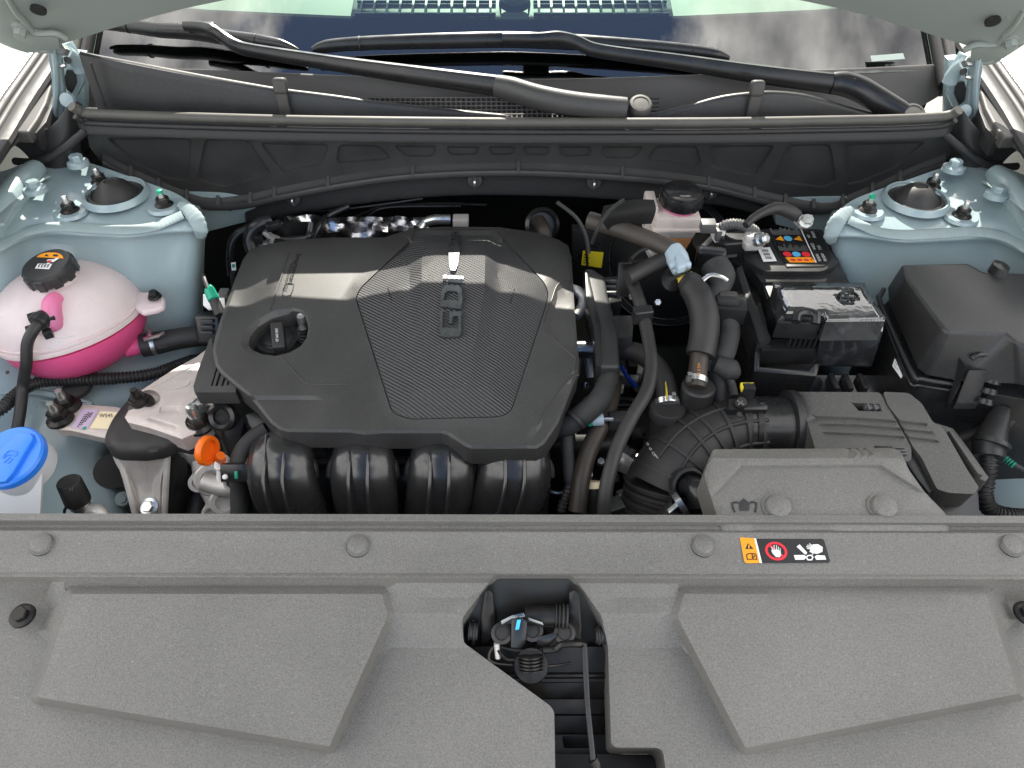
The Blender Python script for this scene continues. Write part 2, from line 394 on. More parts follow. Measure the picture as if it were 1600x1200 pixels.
def ribs(name, col, rough):                             # moulded diagonal ribbing, too fine to pick apart
    m = mat(name, col, rough, mott=(14, .08)); t = m.node_tree; n = t.nodes; l = t.links.new
    tc = n.new('ShaderNodeTexCoord'); mp = n.new('ShaderNodeMapping'); mp.inputs['Rotation'].default_value = (0, 0, R(-53)); wv = n.new('ShaderNodeTexWave')
    wv.bands_direction = 'X'; wv.inputs['Scale'].default_value = 74; wv.inputs['Distortion'].default_value = .25
    u = n.new('ShaderNodeBump'); u.inputs['Strength'].default_value = 1; u.inputs['Distance'].default_value = .0016
    l(tc.outputs['Object'], mp.inputs[0]); l(mp.outputs[0], wv.inputs[0]); l(wv.outputs['Fac'], u.inputs['Height']); l(u.outputs[0], n['Principled BSDF'].inputs['Normal'])
    return m
M['ribs'] = ribs('ribbed insert plastic', (.040, .040, .042), .4)
def glass():
    m = bpy.data.materials.new('tinted windscreen glass'); m.use_nodes = True; t = m.node_tree; n = t.nodes; l = t.links.new
    n.remove(n['Principled BSDF']); tr = n.new('ShaderNodeBsdfTransparent'); tr.inputs[0].default_value = (.52, .80, .64, 1)
    gl = n.new('ShaderNodeBsdfGlossy'); gl.inputs['Roughness'].default_value = .01; fr = n.new('ShaderNodeFresnel'); fr.inputs[0].default_value = 2.15
    mx = n.new('ShaderNodeMixShader'); l(fr.outputs[0], mx.inputs[0]); l(tr.outputs[0], mx.inputs[1]); l(gl.outputs[0], mx.inputs[2]); l(mx.outputs[0], n['Material Output'].inputs[0])
    return m
M['glass'] = glass()

# small shared builders
def ring(g, pts, h, f): return g
def hexprof(r, h): return [(r, 0), (r, h * .85), (r * .88, h)]
def add_stud(parent, pos, ax=Z, k=1.0, tip='zinc', nut='steel', name='stud'):
    g = G().lathe([(.0042 * k, 0), (.0042 * k, .019 * k), (.0032 * k, .0225 * k), (.0001, .0225 * k)], pos, ax, 14)
    st = mk(g, name, M[tip], parent)
    g = G().lathe([(.0125 * k, 0), (.0122 * k, .0025 * k), (.0085 * k, .005 * k), (.0001, .005 * k)], pos, ax, 24).lathe(hexprof(.0088 * k, .013 * k), pos, ax, 6)
    mk(g, 'nut', M[nut], st, ang=25); return st
def frame4(tl, tr, bl, off=.0006):
    n = (tr - tl).cross(bl - tl).normalized()
    if n.z < 0: n = -n
    return lambda u, v: tl + (tr - tl) * u + (bl - tl) * v + n * off

# ================================================================== SETTING
g = G().poly([Vector((-60, -60, 0)), Vector((60, -60, 0)), Vector((60, 60, 0)), Vector((-60, 60, 0))])
mk(g, 'ground', M['conc'], kind='structure')

# ================================================================== CAR BODY (painted inner panels, fenders)
car = thing('car_body', 'pale blue grey painted body panels and strut towers lining both sides of the engine bay', 'car body', (0, 1.1, 0))
DOMES = []
for side in (0, 1):
    m = (lambda p: p) if side == 0 else MR
    q = lambda rows: [[W(*m(p)) for p in r] for r in rows]
    rows = [[(-60, 268, .965), (0, 268, .960), (50, 252, .952), (120, 250, .945), (200, 275, .945), (270, 300, .94), (300, 318, .935), (312, 322, .90)],
            [(-60, 315, .96), (0, 310, .955), (60, 300, .945), (130, 300, .938), (200, 308, .938), (270, 322, .936), (308, 334, .932), (321, 340, .89)],
            [(-60, 362, .955), (0, 356, .948), (60, 348, .938), (130, 347, .932), (200, 347, .932), (262, 347, .932), (310, 350, .926), (323, 358, .88)],
            [(-60, 392, .945), (0, 388, .938), (60, 366, .928), (130, 366, .925), (200, 368, .925), (262, 362, .925), (308, 362, .919), (322, 370, .87)],
            [(-60, 412, .92), (0, 406, .912), (60, 384, .905), (130, 384, .903), (200, 386, .903), (262, 378, .902), (306, 376, .898), (320, 384, .85)],
            [(-60, 500, .83), (0, 495, .83), (60, 478, .825), (130, 470, .822), (200, 466, .822), (245, 460, .822), (300, 452, .82), (318, 460, .78)],
            [(-60, 580, .75), (0, 572, .745), (60, 566, .742), (130, 560, .735), (200, 553, .732), (250, 547, .73), (300, 535, .73), (318, 540, .70)]]
    tw = mk(G().loft(q(rows), 6), 'strut_tower', M['paint'], car)
    # ribbed sealer beads brushed over the seam
    bead = [(-30, 398, .942), (0, 384, .942), (30, 366, .938), (62, 357, .936), (100, 354, .934), (150, 357, .932), (200, 359, .932), (240, 354, .933), (268, 343, .936), (285, 335, .940)]
    mk(G().tube([W(*m(p)) for p in bead], .0105, 16, corr=(.006, .0004), flat=.26, up=Vector((0, -.35, 1))), 'seam_sealer', M['sealer'], tw)
    bead = [(280, 318, .946), (292, 326, .944), (306, 342, .938), (313, 360, .925), (312, 372, .908)]
    mk(G().tube([W(*m(p)) for p in bead], [.005, .010, .012, .011, .005], 16, corr=(.008, .0008), flat=.3, up=Vector((0, -.6, 1))), 'seam_sealer', M['sealer'], tw)
    bead = [(-6, 352, .965), (14, 322, .962), (34, 300, .958), (55, 283, .953), (70, 276, .95)]
    mk(G().tube([W(*m(p)) for p in bead], .012, 16, corr=(.007, .0006), flat=.25, up=Vector((0, -.3, 1))), 'seam_sealer', M['sealer'], tw)
    # side flange and lower apron
    rows = [[(-80, 545, .80), (0, 556, .775), (80, 556, .755), (200, 552, .742), (300, 536, .735), (345, 530, .70)],
            [(-80, 585, .775), (0, 594, .757), (80, 594, .742), (200, 590, .725), (300, 576, .715), (345, 570, .66)],
            [(-80, 640, .745), (0, 640, .735), (80, 632, .722), (185, 622, .706), (270, 610, .69), (340, 610, .63)],
            [(-80, 720, .715), (0, 712, .70), (75, 700, .685), (132, 692, .672), (172, 700, .64), (186, 704, .57)],
            [(-80, 780, .70), (0, 770, .682), (75, 756, .662), (140, 760, .648), (188, 776, .62), (204, 780, .55)],
            [(-80, 880, .68), (0, 870, .66), (90, 860, .64), (150, 856, .63), (205, 850, .60), (222, 850, .53)]]
    mk(G().loft(q(rows), 6), 'inner_fender', M['paint'], car)
    g = G()
    for pl in ([(0, 616, .757), (50, 612, .748), (105, 622, .738), (140, 628, .732)], [(62, 625, .739), (110, 636, .730), (145, 632, .728)]):
        g.tube([W(*m(p)) for p in pl], [.0015, .005, .005, .001][:len(pl)], 8)
    mk(g, 'pressed_rib', M['paint'], car)
    # cross member seen beside the felt
    g = G().prism([WY(*m(p), 1.118) for p in ((280, 300), (400, 300), (400, 343), (322, 363), (296, 352))], Vector((0, .03, 0)), .002)
    mk(g, 'cowl_member', M['paint'], car)
    g = G().lathe([(.0045, 0), (.0045, .0012)], WY(*m((359, 326)), 1.1175), Vector((0, -1, 0)), 12)
    mk(g, 'drain_hole', M['dark'], car)
    # raised collar round the strut top
    dc = W(*m((181, 303, .943))); DOMES.append(dc)
    g = G().lathe([(.0500, -.004), (.0475, .004), (.0455, .006), (.0430, .005), (.0420, -.004)], dc, Vector((0, .04, 1)), 36)
    mk(g, 'tower_collar', M['paint'], car)
    # fender edge with its weatherstrips
    edge = [(-120, 330, 1.02), (-40, 222, 1.025), (0, 160, 1.03), (34, 112, 1.035), (64, 70, 1.04), (90, 32, 1.045)]
    e = [W(*m(p)) for p in edge]; sx = -1 if side == 0 else 1
    g = G().loft([e, [p + Vector((sx * .012, 0, .004)) for p in e], [p + Vector((sx * .03, 0, -.012)) for p in e], [p + Vector((sx * .05, 0, -.12)) for p in e], [p + Vector((sx * .05, 0, -.7)) for p in e]], 4)
    mk(g, 'fender', M['paint'], car)
    sg = -sx
    mk(G().tube([p + Vector((sg * .010, 0, .002)) for p in e], .0085, 10), 'weatherstrip', M['rub'], car)
    mk(G().tube([p + Vector((sg * .023, 0, .001)) for p in e], .0052, 10), 'trim_strip', M['grey'], car)
    mk(G().tube([p + Vector((sg * .036, 0, -.006)) for p in e], .010, 10, flat=1.4), 'weatherstrip', M['rub'], car)
    # corner beam painted blue under the end cap
    g = G().tube([W(*m(p)) for p in ((-30, 372, .95), (10, 318, .955), (38, 284, .958), (58, 262, .958))], [.022, .022, .020, .014], 16)
    mk(g, 'corner_beam', M['paint'], car)
    for pt in ((122, 255, .962), (55, 296, .962)):
        pb = W(*m(pt)); g = G().lathe([(.017, -.004), (.016, .003), (.011, .005), (.0001, .005)], pb, Vector((0, .1, 1)), 24).lathe(hexprof(.010, .014), pb, Vector((0, .1, 1)), 6)
        mk(g, 'painted_bolt', M['paint'], car, ang=25)
for pt, wdt in (((50, 582), 4), ((12, 582), 3)):
    g = G().lathe([(.001 * wdt, 0), (.001 * wdt, .001)], W(pt[0], pt[1], .772), Vector((0, -.3, .9)), 12); mk(g, 'body_hole', M['dark'], car)
g = G().lathe([(.022, 0), (.020, .006), (.012, .008), (.0001, .008)], W(122, 606, .742), Vector((0, -.2, 1)), 24); mk(g, 'rubber_plug', M['rub'], car)
g = G().lathe([(.03, .0), (.03, .004), (.0001, .004)], W(180, 735, .652), Vector((.3, -.5, .6)), 24, .9); mk(g, 'body_hole', M['dark'], car)
g = G().lathe([(.012, 0), (.010, .004), (.0001, .004)], W(192, 780, .632), Vector((.2, -.5, .8)), 16).lathe(hexprof(.007, .006), W(192, 780, .632), Vector((.2, -.5, .8)), 6); mk(g, 'weld_nut', M['sealer'], car)

# strut tops: one thing each side
for side in (0, 1):
    m = (lambda p: p) if side == 0 else MR
    t = thing('strut_mount', ['left strut mount with black rubber dust cap and green tipped stud nearest the engine', 'right strut mount with black rubber dust cap behind the fuse box'][side], 'strut mount', DOMES[side], 'strut mounts on the two towers')
    ax = Vector((0, .04, 1)).normalized()
    g = G().lathe([(.0425, -.006), (.0405, .001), (.036, .003), (.034, .001), (.029, .007), (.022, .015), (.0145, .021), (.0105, .022), (.0095, .0205), (.0001, .0205)], DOMES[side], ax, 40)
    mk(g, 'dust_cap', M['rub'], t)
    for k, pt in enumerate(((157, 285, .943), (110, 330, .938), (257, 321, .94))):
        tip = 'zinc'
        st = add_stud(t, W(*m(pt)), ax, 1.12, tip)
        if k == 2: mk(G().lathe([(.0048, .0195), (.0042, .026), (.0001, .027)], W(*m(pt)), ax, 14), 'paint_mark', M['green'], st)
        g = G().lathe([(.026, -.003), (.023, .0015), (.0001, .0018)], W(*m(pt)), ax, 24); mk(g, 'raised_pad', M['paint'], car)

# dark floor, firewall, front structure: what closes the bay
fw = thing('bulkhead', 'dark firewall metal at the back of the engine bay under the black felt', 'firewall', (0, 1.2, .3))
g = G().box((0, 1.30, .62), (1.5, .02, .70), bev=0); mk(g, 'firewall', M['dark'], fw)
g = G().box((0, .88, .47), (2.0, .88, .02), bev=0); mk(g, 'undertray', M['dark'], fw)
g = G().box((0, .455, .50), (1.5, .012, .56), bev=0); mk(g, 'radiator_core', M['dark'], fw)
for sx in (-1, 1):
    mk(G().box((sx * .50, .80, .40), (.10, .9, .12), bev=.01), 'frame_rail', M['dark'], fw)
    mk(G().box((sx * .93, .85, .55), (.02, 1.1, .70), bev=0), 'dark_side_fill', M['dark'], fw)  # unseen dark sheets added beside the aprons to keep the gaps dark

# ================================================================== HOOD (raised)
hood = thing('hood', 'raised hood with its pale sage underside showing in both upper corners', 'hood', (0, 1.15, 1.12))
SL = Vector((0, -.545, .838))
def HP(x, s, off=0):
    a = abs(x / .72); r = clamp(a) ** 4
    b = Vector((x, 1.235 - .085 * r, 1.206 - .088 * clamp(a) ** 2.2))
    return b + SL * s + Vector((0, -.838, -.545)) * off
rows = []
for s, wd in ((0, .735), (.02, .755), (.06, .775), (.15, .80), (.4, .82), (.7, .80), (.95, .72), (1.08, .5)):
    rows.append([HP(x * wd, s, .012 * (1 - abs(x) ** 6)) for x in (-1, -.97, -.9, -.8, -.6, -.3, 0, .3, .6, .8, .9, .97, 1)])
mk(G().loft(rows, 3, thick=.018), 'hood_panel', M['sage'], hood)
hn = Vector((0, -.838, -.545)); hp0 = Vector((0, 1.15, 1.118)) + hn * .014
for side in (0, 1):
    m = (lambda p: p) if side == 0 else (lambda p: (1611 - p[0], p[1] + 18))
    H = lambda p, o=0.0: PP(*m(p), hp0 + hn * o, hn)
    # folded edge frame of the inner skin
    g = G().tube([H(p, .002) for p in ((10, -6), (24, 18), (40, 36), (52, 50), (66, 52), (86, 52), (104, 60))], .0055, 10, flat=.8); mk(g, 'folded_rib', M['sage'], hood)
    g = G().tube([H(p, -.004) for p in ((-20, 20), (8, 40), (38, 60), (60, 74), (80, 74))], .008, 12, flat=.8); mk(g, 'edge_hem', M['sage'], hood)
    g = G().prism([H(p, .006) for p in ((30, 40), (52, 52), (70, 54), (92, 60), (94, 78), (70, 80), (48, 74), (20, 58))], hn * -.008, .002); mk(g, 'hinge_plate', M['sage'], hood)
    g = G().lathe([(.0105, -.002), (.0105, .0025), (.0001, .0025)], H((60, 15)), hn, 24, .9); mk(g, 'access_hole', M['dark'], hood)
    g = G().lathe([(.012, -.002), (.011, .004), (.0001, .004)], H((32, 44), .004), hn, 20).lathe(hexprof(.0085, .013), H((32, 44), .004), hn, 6); mk(g, 'hinge_bolt', M['sage'], hood, ang=25)
    g = G().lathe([(.0085, -.002), (.0085, .0012), (.0001, .002)], H((4, 20) if side == 0 else (28, 5)), hn, 20); mk(g, 'plug', M['sage'], hood)
    # hinge: thing of its own
    A = lambda p: WY(*m(p[:2]), p[2])
    arm = [(72, 68, 1.15), (80, 64, 1.15), (91, 72, 1.15), (94, 96, 1.15), (97, 120, 1.155), (101, 160, 1.16), (97, 178, 1.16), (86, 200, 1.16), (78, 202, 1.16), (82, 160, 1.16), (80, 120, 1.155), (76, 92, 1.15)]
    t = mk(G().prism([A(p) for p in arm], Vector((0, .010, -.001)), .002), 'hood_hinge', M['paint'], hood)
    mk(G().tube([A(p) for p in ((82, 74, 1.144), (86, 100, 1.146), (88, 140, 1.152), (85, 176, 1.154), (82, 200, 1.154))], .0042, 8), 'arm_rib', M['paint'], t)
    plate = [(92, 72, 1.19), (108, 66, 1.19), (118, 84, 1.19), (132, 104, 1.19), (131, 128, 1.185), (120, 152, 1.18), (104, 150, 1.18), (98, 120, 1.18)]
    mk(G().prism([A(p) for p in plate], Vector((0, .012, 0)), .002), 'bracket', M['paint'], t)
    mk(G().tube([A(p) for p in ((104, 82, 1.165), (112, 88, 1.17), (122, 100, 1.175), (128, 112, 1.175))], .011, 12), 'gas_strut_end', M['paint'], t)
    g = G().lathe(hexprof(.009, .012), A((101, 79, 1.16)), Vector((sx * 0, -.8, .55)), 6); mk(g, 'pivot_bolt', M['zinc'], t, ang=25)
    g = G().lathe([(.0055, 0), (.0055, .002), (.0001, .002)], A((106, 94, 1.155)), Vector((0, -.9, .4)), 14); mk(g, 'bracket_hole', M['dark'], t)
    g = G().tube([A((90, 103, 1.152)), A((97, 103, 1.15)), A((103, 102, 1.15))], .0035, 8); mk(g, 'pin', M['zinc'], t)
    g = G().lathe([(.011, 0), (.011, .008), (.0001, .009)], A((108, 156, 1.15)), Vector((0, -.9, .4)), 18); mk(g, 'lower_bolt', M['paint'], t)
    g = G().prism([A(p) for p in ((104, 110, 1.176), (116, 112, 1.176), (119, 130, 1.176), (112, 146, 1.172), (104, 140, 1.172), (100, 124, 1.172))], Vector((0, .004, 0)), 0); mk(g, 'dark_opening', M['dark'], t)

# ================================================================== WINDSCREEN, DASHBOARD
def WS(x, s, off=0):
    a = abs(x / .69)
    return Vector((x, 1.19 + .085 * a * a + s * .883, 1.037 + s * .469 - .012 * a ** 4)) + WSN * off
ws = thing('windshield', 'tinted windshield with black lower band reflecting blue sky and cloud', 'windshield', (0, 1.19, 1.037))
XS = [-.735 + .0735 * 2 * i / 1 for i in range(11)]
mk(G().loft([[WS(x, s) for x in XS] for s in (-.006, .03, .15, .4, .75)], 4), 'glass_pane', M['glass'], ws, flip=True)
mk(G().loft([[WS(x, s - .002 * math.cos(x * 4), -.003) for x in XS] for s in (-.004, .03, .08, .130)], 4), 'frit_band', M['frit'], ws)
for sx in (-1, 1):
    mk(G().loft([[WS(sx * x, s, -.0025) for x in (.655, .70, .735)] for s in (.128, .3, .75)], 4), 'side_band', M['frit'], ws)
    mk(G().tube([WS(sx * .742, s, .006) for s in (-.04, .1, .3, .6)], .012, 10, flat=.7), 'edge_trim', M['rub'], ws)
    mk(G().tube([WS(sx * .762, s, .010) for s in (-.05, .1, .3, .6)], .010, 10), 'pillar_trim', M['grey'], ws)
    mk(G().loft([[WS(sx * x, s, -.004 - k) for x, k in ((.745, 0), (.80, .0), (.86, .05), (.90, .16))] for s in (-.05, .1, .4, .9)], 4, thick=.01), 'pillar', M['plas2'], ws)
g = G().poly([PWS(*p, .0012) for p in ((1360, 87), (1411, 83), (1414, 92), (1362, 96))]); mk(g, 'vin_window', M['pod'], ws)
g = G()
f = frame4(PWS(1384, 104, .001), PWS(1404, 102, .001), PWS(1383, 98, .001), 0); g.text('E11 43R', f, 0, 0, .8, asp=.28)
mk(g, 'glass_marking', M['labg'], ws)
db = thing('dashboard', 'pale dashboard top with two defroster grilles seen through the windshield', 'dashboard', (0, 1.6, 1.0))
rows = [[Vector((x, 1.34 + .06 * (x / .7) ** 2 - .02, 1.00)) for x in (-.72, -.4, 0, .4, .72)], [Vector((x, 1.46 + .06 * (x / .7) ** 2, 1.045)) for x in (-.72, -.4, 0, .4, .72)],
        [Vector((x, 1.75, 1.085)) for x in (-.72, -.4, 0, .4, .72)], [Vector((x, 2.05, 1.08)) for x in (-.72, -.4, 0, .4, .72)]]
mk(G().loft(rows, 5), 'dash_top', M['dash'], db)
DN = Vector((0, -.22, 1)).normalized()
for x0, x1 in ((-.30, -.02), (.03, .30)):
    a = Vector((x0, 1.44, 1.056)); 
    fr = mk(G().prism([Vector((x0, 1.42, 1.049)), Vector((x1, 1.42, 1.049)), Vector((x1, 1.53, 1.073)), Vector((x0, 1.53, 1.073))], .012, .003), 'defroster_vent', M['dark'], db)
    g = G()
    for i in range(11):
        x = x0 + .02 + (x1 - x0 - .04) * i / 10; g.box((x, 1.455, 1.061), (.004, .05, .008), Matrix.Rotation(R(12), 3, 'X'), 0)
    for yy in (1.435, 1.475): g.box(((x0 + x1) / 2, yy, 1.0565 + (yy - 1.435) * .22), (x1 - x0 - .02, .004, .006), None, 0)
    mk(g, 'vent_slats', M['plas'], fr)
g = G().lathe([(.03, 0), (.028, .012), (.018, .02), (.0001, .022)], Vector((.005, 1.475, 1.062)), DN, 28); mk(g, 'light_sensor', M['plas'], db)

# ================================================================== COWL: tray, grille, upright lip, seal, front wall
cw = thing('windshield_cowl', 'grey black plastic cowl tray with wavy upright lip and air grille below the wipers', 'cowl', (0, 1.12, 1.0))
rows = [[Vector((x, 1.096 + .02 * (x / .7) ** 2, .985)) for x in (-.68, -.4, -.15, .1, .4, .68)], [WS(x, -.085, -.016) for x in (-.72, -.4, -.15, .1, .4, .68)],
        [WS(x, -.04, -.010) for x in (-.76, -.4, -.15, .1, .4, .76)], [WS(x, -.004, .0045) for x in (-.78, -.4, -.15, .1, .4, .78)], [WS(x, .004, .004) for x in (-.78, -.4, -.15, .1, .4, .78)]]
mk(G().loft(rows, 6), 'tray', M['grey'], cw)
lip = [(124, 84), (135, 87), (200, 99), (300, 118), (390, 134), (440, 142), (520, 152), (600, 163), (700, 174), (800, 183), (880, 187), (950, 186), (1000, 183), (1040, 176), (1080, 166), (1130, 153), (1180, 147), (1215, 146), (1260, 151), (1300, 162), (1340, 174), (1385, 185)]
tp = [WY(a, b, 1.122 + .012 * abs((a - 800) / 670) ** 2) for a, b in lip]
rows = [[p + Vector((0, .012, -.006)) for p in tp], [p + Vector((0, .008, .001)) for p in tp], tp, [p + Vector((0, -.004, -.012)) for p in tp], [Vector((p.x, 1.105 + .012 * abs(p.x / .7) ** 2, .975)) for p in tp]]
mk(G().loft(rows, 3), 'upright_lip', M['plas'], cw)
g = G()
for pl in ([(141, 98), (150, 126), (165, 166)],): g.tube([WY(a, b, 1.112) for a, b in pl], .0022, 8)
mk(g, 'lip_rib', M['plas'], cw)
for a, b, yy in ((438, 134, 1.118), (1183, 138, 1.118)):
    c = WY(a, b, yy); g = G().box(c, (.021, .016, .024), Matrix.Rotation(R(-18), 3, 'X'), .006, 3).box(c + Vector((0, -.004, -.028)), (.017, .008, .04), None, .003)
    mk(g, 'lip_clip', M['grey'], cw)
# grille: bars over a dark duct
gp0, gn = Vector((0, 1.135, 1.014)), Vector((0, -.38, .92)).normalized()
GP = lambda a, b, o=0.0: PP(a, b, gp0 + gn * o, gn)
gr = mk(G().poly([GP(*p, .0006) for p in ((578, 153), (905, 158), (1030, 180), (1000, 196), (640, 196))]), 'duct_opening', M['dark'], cw)
g = G()
for i in range(56):
    x = 578 + i * 7.9; g.prism([GP(x - 1.1, 151, .003), GP(x + 1.1, 151, .003), GP(x + 1.9, 198, .003), GP(x - .3, 198, .003)], gn * -.003, 0)
for j in range(7):
    y = 152.5 + j * 6.3; g.prism([GP(575, y - .9, .0034), GP(1030, y - .9, .0034), GP(1030, y + .9, .0034), GP(575, y + .9, .0034)], gn * -.003, 0)
mk(g, 'grille_mesh', M['grey'], cw, kind='stuff')
# weatherstrip
sealp = [(112, 166, 1.07), (122, 172, 1.075), (140, 177, 1.08), (300, 183, 1.081), (500, 188, 1.081), (800, 191, 1.081), (1100, 191, 1.081), (1300, 188, 1.081), (1400, 186, 1.081), (1460, 183, 1.08), (1486, 179, 1.076), (1498, 172, 1.07)]
st = thing('hood_seal', 'long rubber hood seal running across the top of the black cowl wall', 'seal', (0, 1.08, 1.02))
sp = [WY(*p) for p in sealp]
mk(G().tube(sp, .0072, 14, 5), 'seal_bulb', M['seal'], st)
mk(G().tube([p + Vector((0, -.003, -.0145)) for p in sp], .0042, 10, 5), 'seal_lip', M['rub'], st)
mk(G().loft([[p + Vector((0, .004, -.008)) for p in sp], [p + Vector((0, -.002, -.019)) for p in sp], [p + Vector((0, -.006, -.032)) for p in sp], [p + Vector((0, .004, -.034)) for p in sp]], 4), 'seal_carrier', M['rub'], st)
# moulded front wall
wall = [(133, 196), (200, 207), (300, 211), (500, 217), (800, 221), (1100, 221), (1300, 217), (1420, 213), (1482, 206), (1490, 230), (1478, 258), (1440, 272), (1400, 290), (1350, 312), (1300, 330), (1250, 328), (1200, 318), (1150, 305), (1100, 294), (1000, 282), (900, 275), (800, 272), (700, 274), (600, 282), (500, 298), (430, 312), (385, 322), (330, 325), (290, 316), (250, 300), (200, 278), (160, 256), (140, 230)]
pan = [[(165, 215), (300, 215), (296, 284), (262, 280), (215, 258)], [(320, 216), (388, 216), (425, 272), (350, 293), (307, 281)], [(404, 222), (515, 224), (506, 257), (441, 271)], [(528, 225), (592, 226), (612, 246), (604, 250), (524, 256)],
       [(612, 226), (683, 227), (681, 240), (674, 245), (633, 245)], [(696, 228), (750, 228), (747, 242), (701, 243)], [(762, 228), (806, 228), (804, 242), (766, 243)], [(816, 228), (860, 228), (858, 243), (820, 243)],
       [(870, 228), (925, 228), (923, 244), (875, 245)], [(938, 228), (1008, 228), (990, 249), (942, 247)], [(1024, 227), (1090, 227), (1097, 254), (1089, 260), (1008, 250)],
       [(1108, 227), (1212, 226), (1180, 277), (1110, 262)], [(1230, 225), (1298, 224), (1308, 284), (1288, 294), (1202, 284)], [(1318, 224), (1448, 220), (1400, 262), (1350, 284), (1320, 290)]]
pan = [rnd(p, 9, 3) for p in pan]; pin = [inset(p, 3.5) for p in pan]
def wallh(x, y):
    h = 0
    for p in pan:
        if inpoly(x, y, p): h = -.0065 * lin(0, 3.5, sd(x, y, p))
    return h
def wmap(x, y, h):
    yy = 1.086 + .022 * abs((x - 805) / 680) ** 2 + (y - 200) * .00022
    return WY(x, y, yy - h)
wb = [p for p in wall if p[1] > 250][1:-1]
cr_ = [(True, p) for p in pan] + [(True, p) for p in pin] + [(False, [(x, y - 9) for x, y in wb]), (False, [(x, y - 16) for x, y in wb])]
fwl = thing('cowl_wall', 'black plastic cowl front wall with moulded panels and finned lower flange', 'cowl wall', (0, 1.09, .93))
mk(G().relief(wall, Vector((0, 1.09, 1)), Vector((0, -1, 0)), wallh, cr_, step=9, rim=.012, rimdir=Vector((0, 1, 0)), mapf=wmap), 'moulded_wall', M['wall'], fwl, ang=30)
wy_ = lambda a, b: 1.086 + .022 * abs((a - 805) / 680) ** 2 + (b - 200) * .00022
wl_ = sorted([p for p in wall if p[1] > 250])
fl = lambda dy, o: [WY(x, y + dy, wy_(x, y) - o) for x, y in wl_]
mk(G().loft([fl(-21, -.002), fl(-19, .003), fl(-8, .014), fl(-5, .020), fl(2, .021), fl(4, .016), fl(4, -.01)], 3), 'lower_flange', M['wall'], fwl, ang=30)
for a, b in ((203, 266), (247, 283), (291, 303), (340, 310), (390, 306), (428, 298), (512, 284), (645, 263), (810, 258), (973, 262), (1108, 277), (1180, 293), (1228, 305), (1272, 312), (1318, 306), (1364, 289), (1408, 272)):
    yb = min(wl_, key=lambda p: abs(p[0] - a)); k = [p for p in wl_]; 
    for q0, q1 in zip(k, k[1:]):
        if q0[0] <= a <= q1[0]: yb = (a, q0[1] + (q1[1] - q0[1]) * (a - q0[0]) / max(1, q1[0] - q0[0]))
    y0 = yb[1]; f = lambda dx, dy, o: WY(a + dx, y0 + dy, wy_(a, y0) - o)
    g = G().prism([f(-2.2, -27, -.001), f(2.2, -27, -.001), f(2.6, -19, .006), f(3, -3, .0225), f(-3, -3, .0225), f(-2.6, -19, .006)], Vector((0, .018, 0)), .0006, 1)
    mk(g, 'fin', M['wall'], fwl)
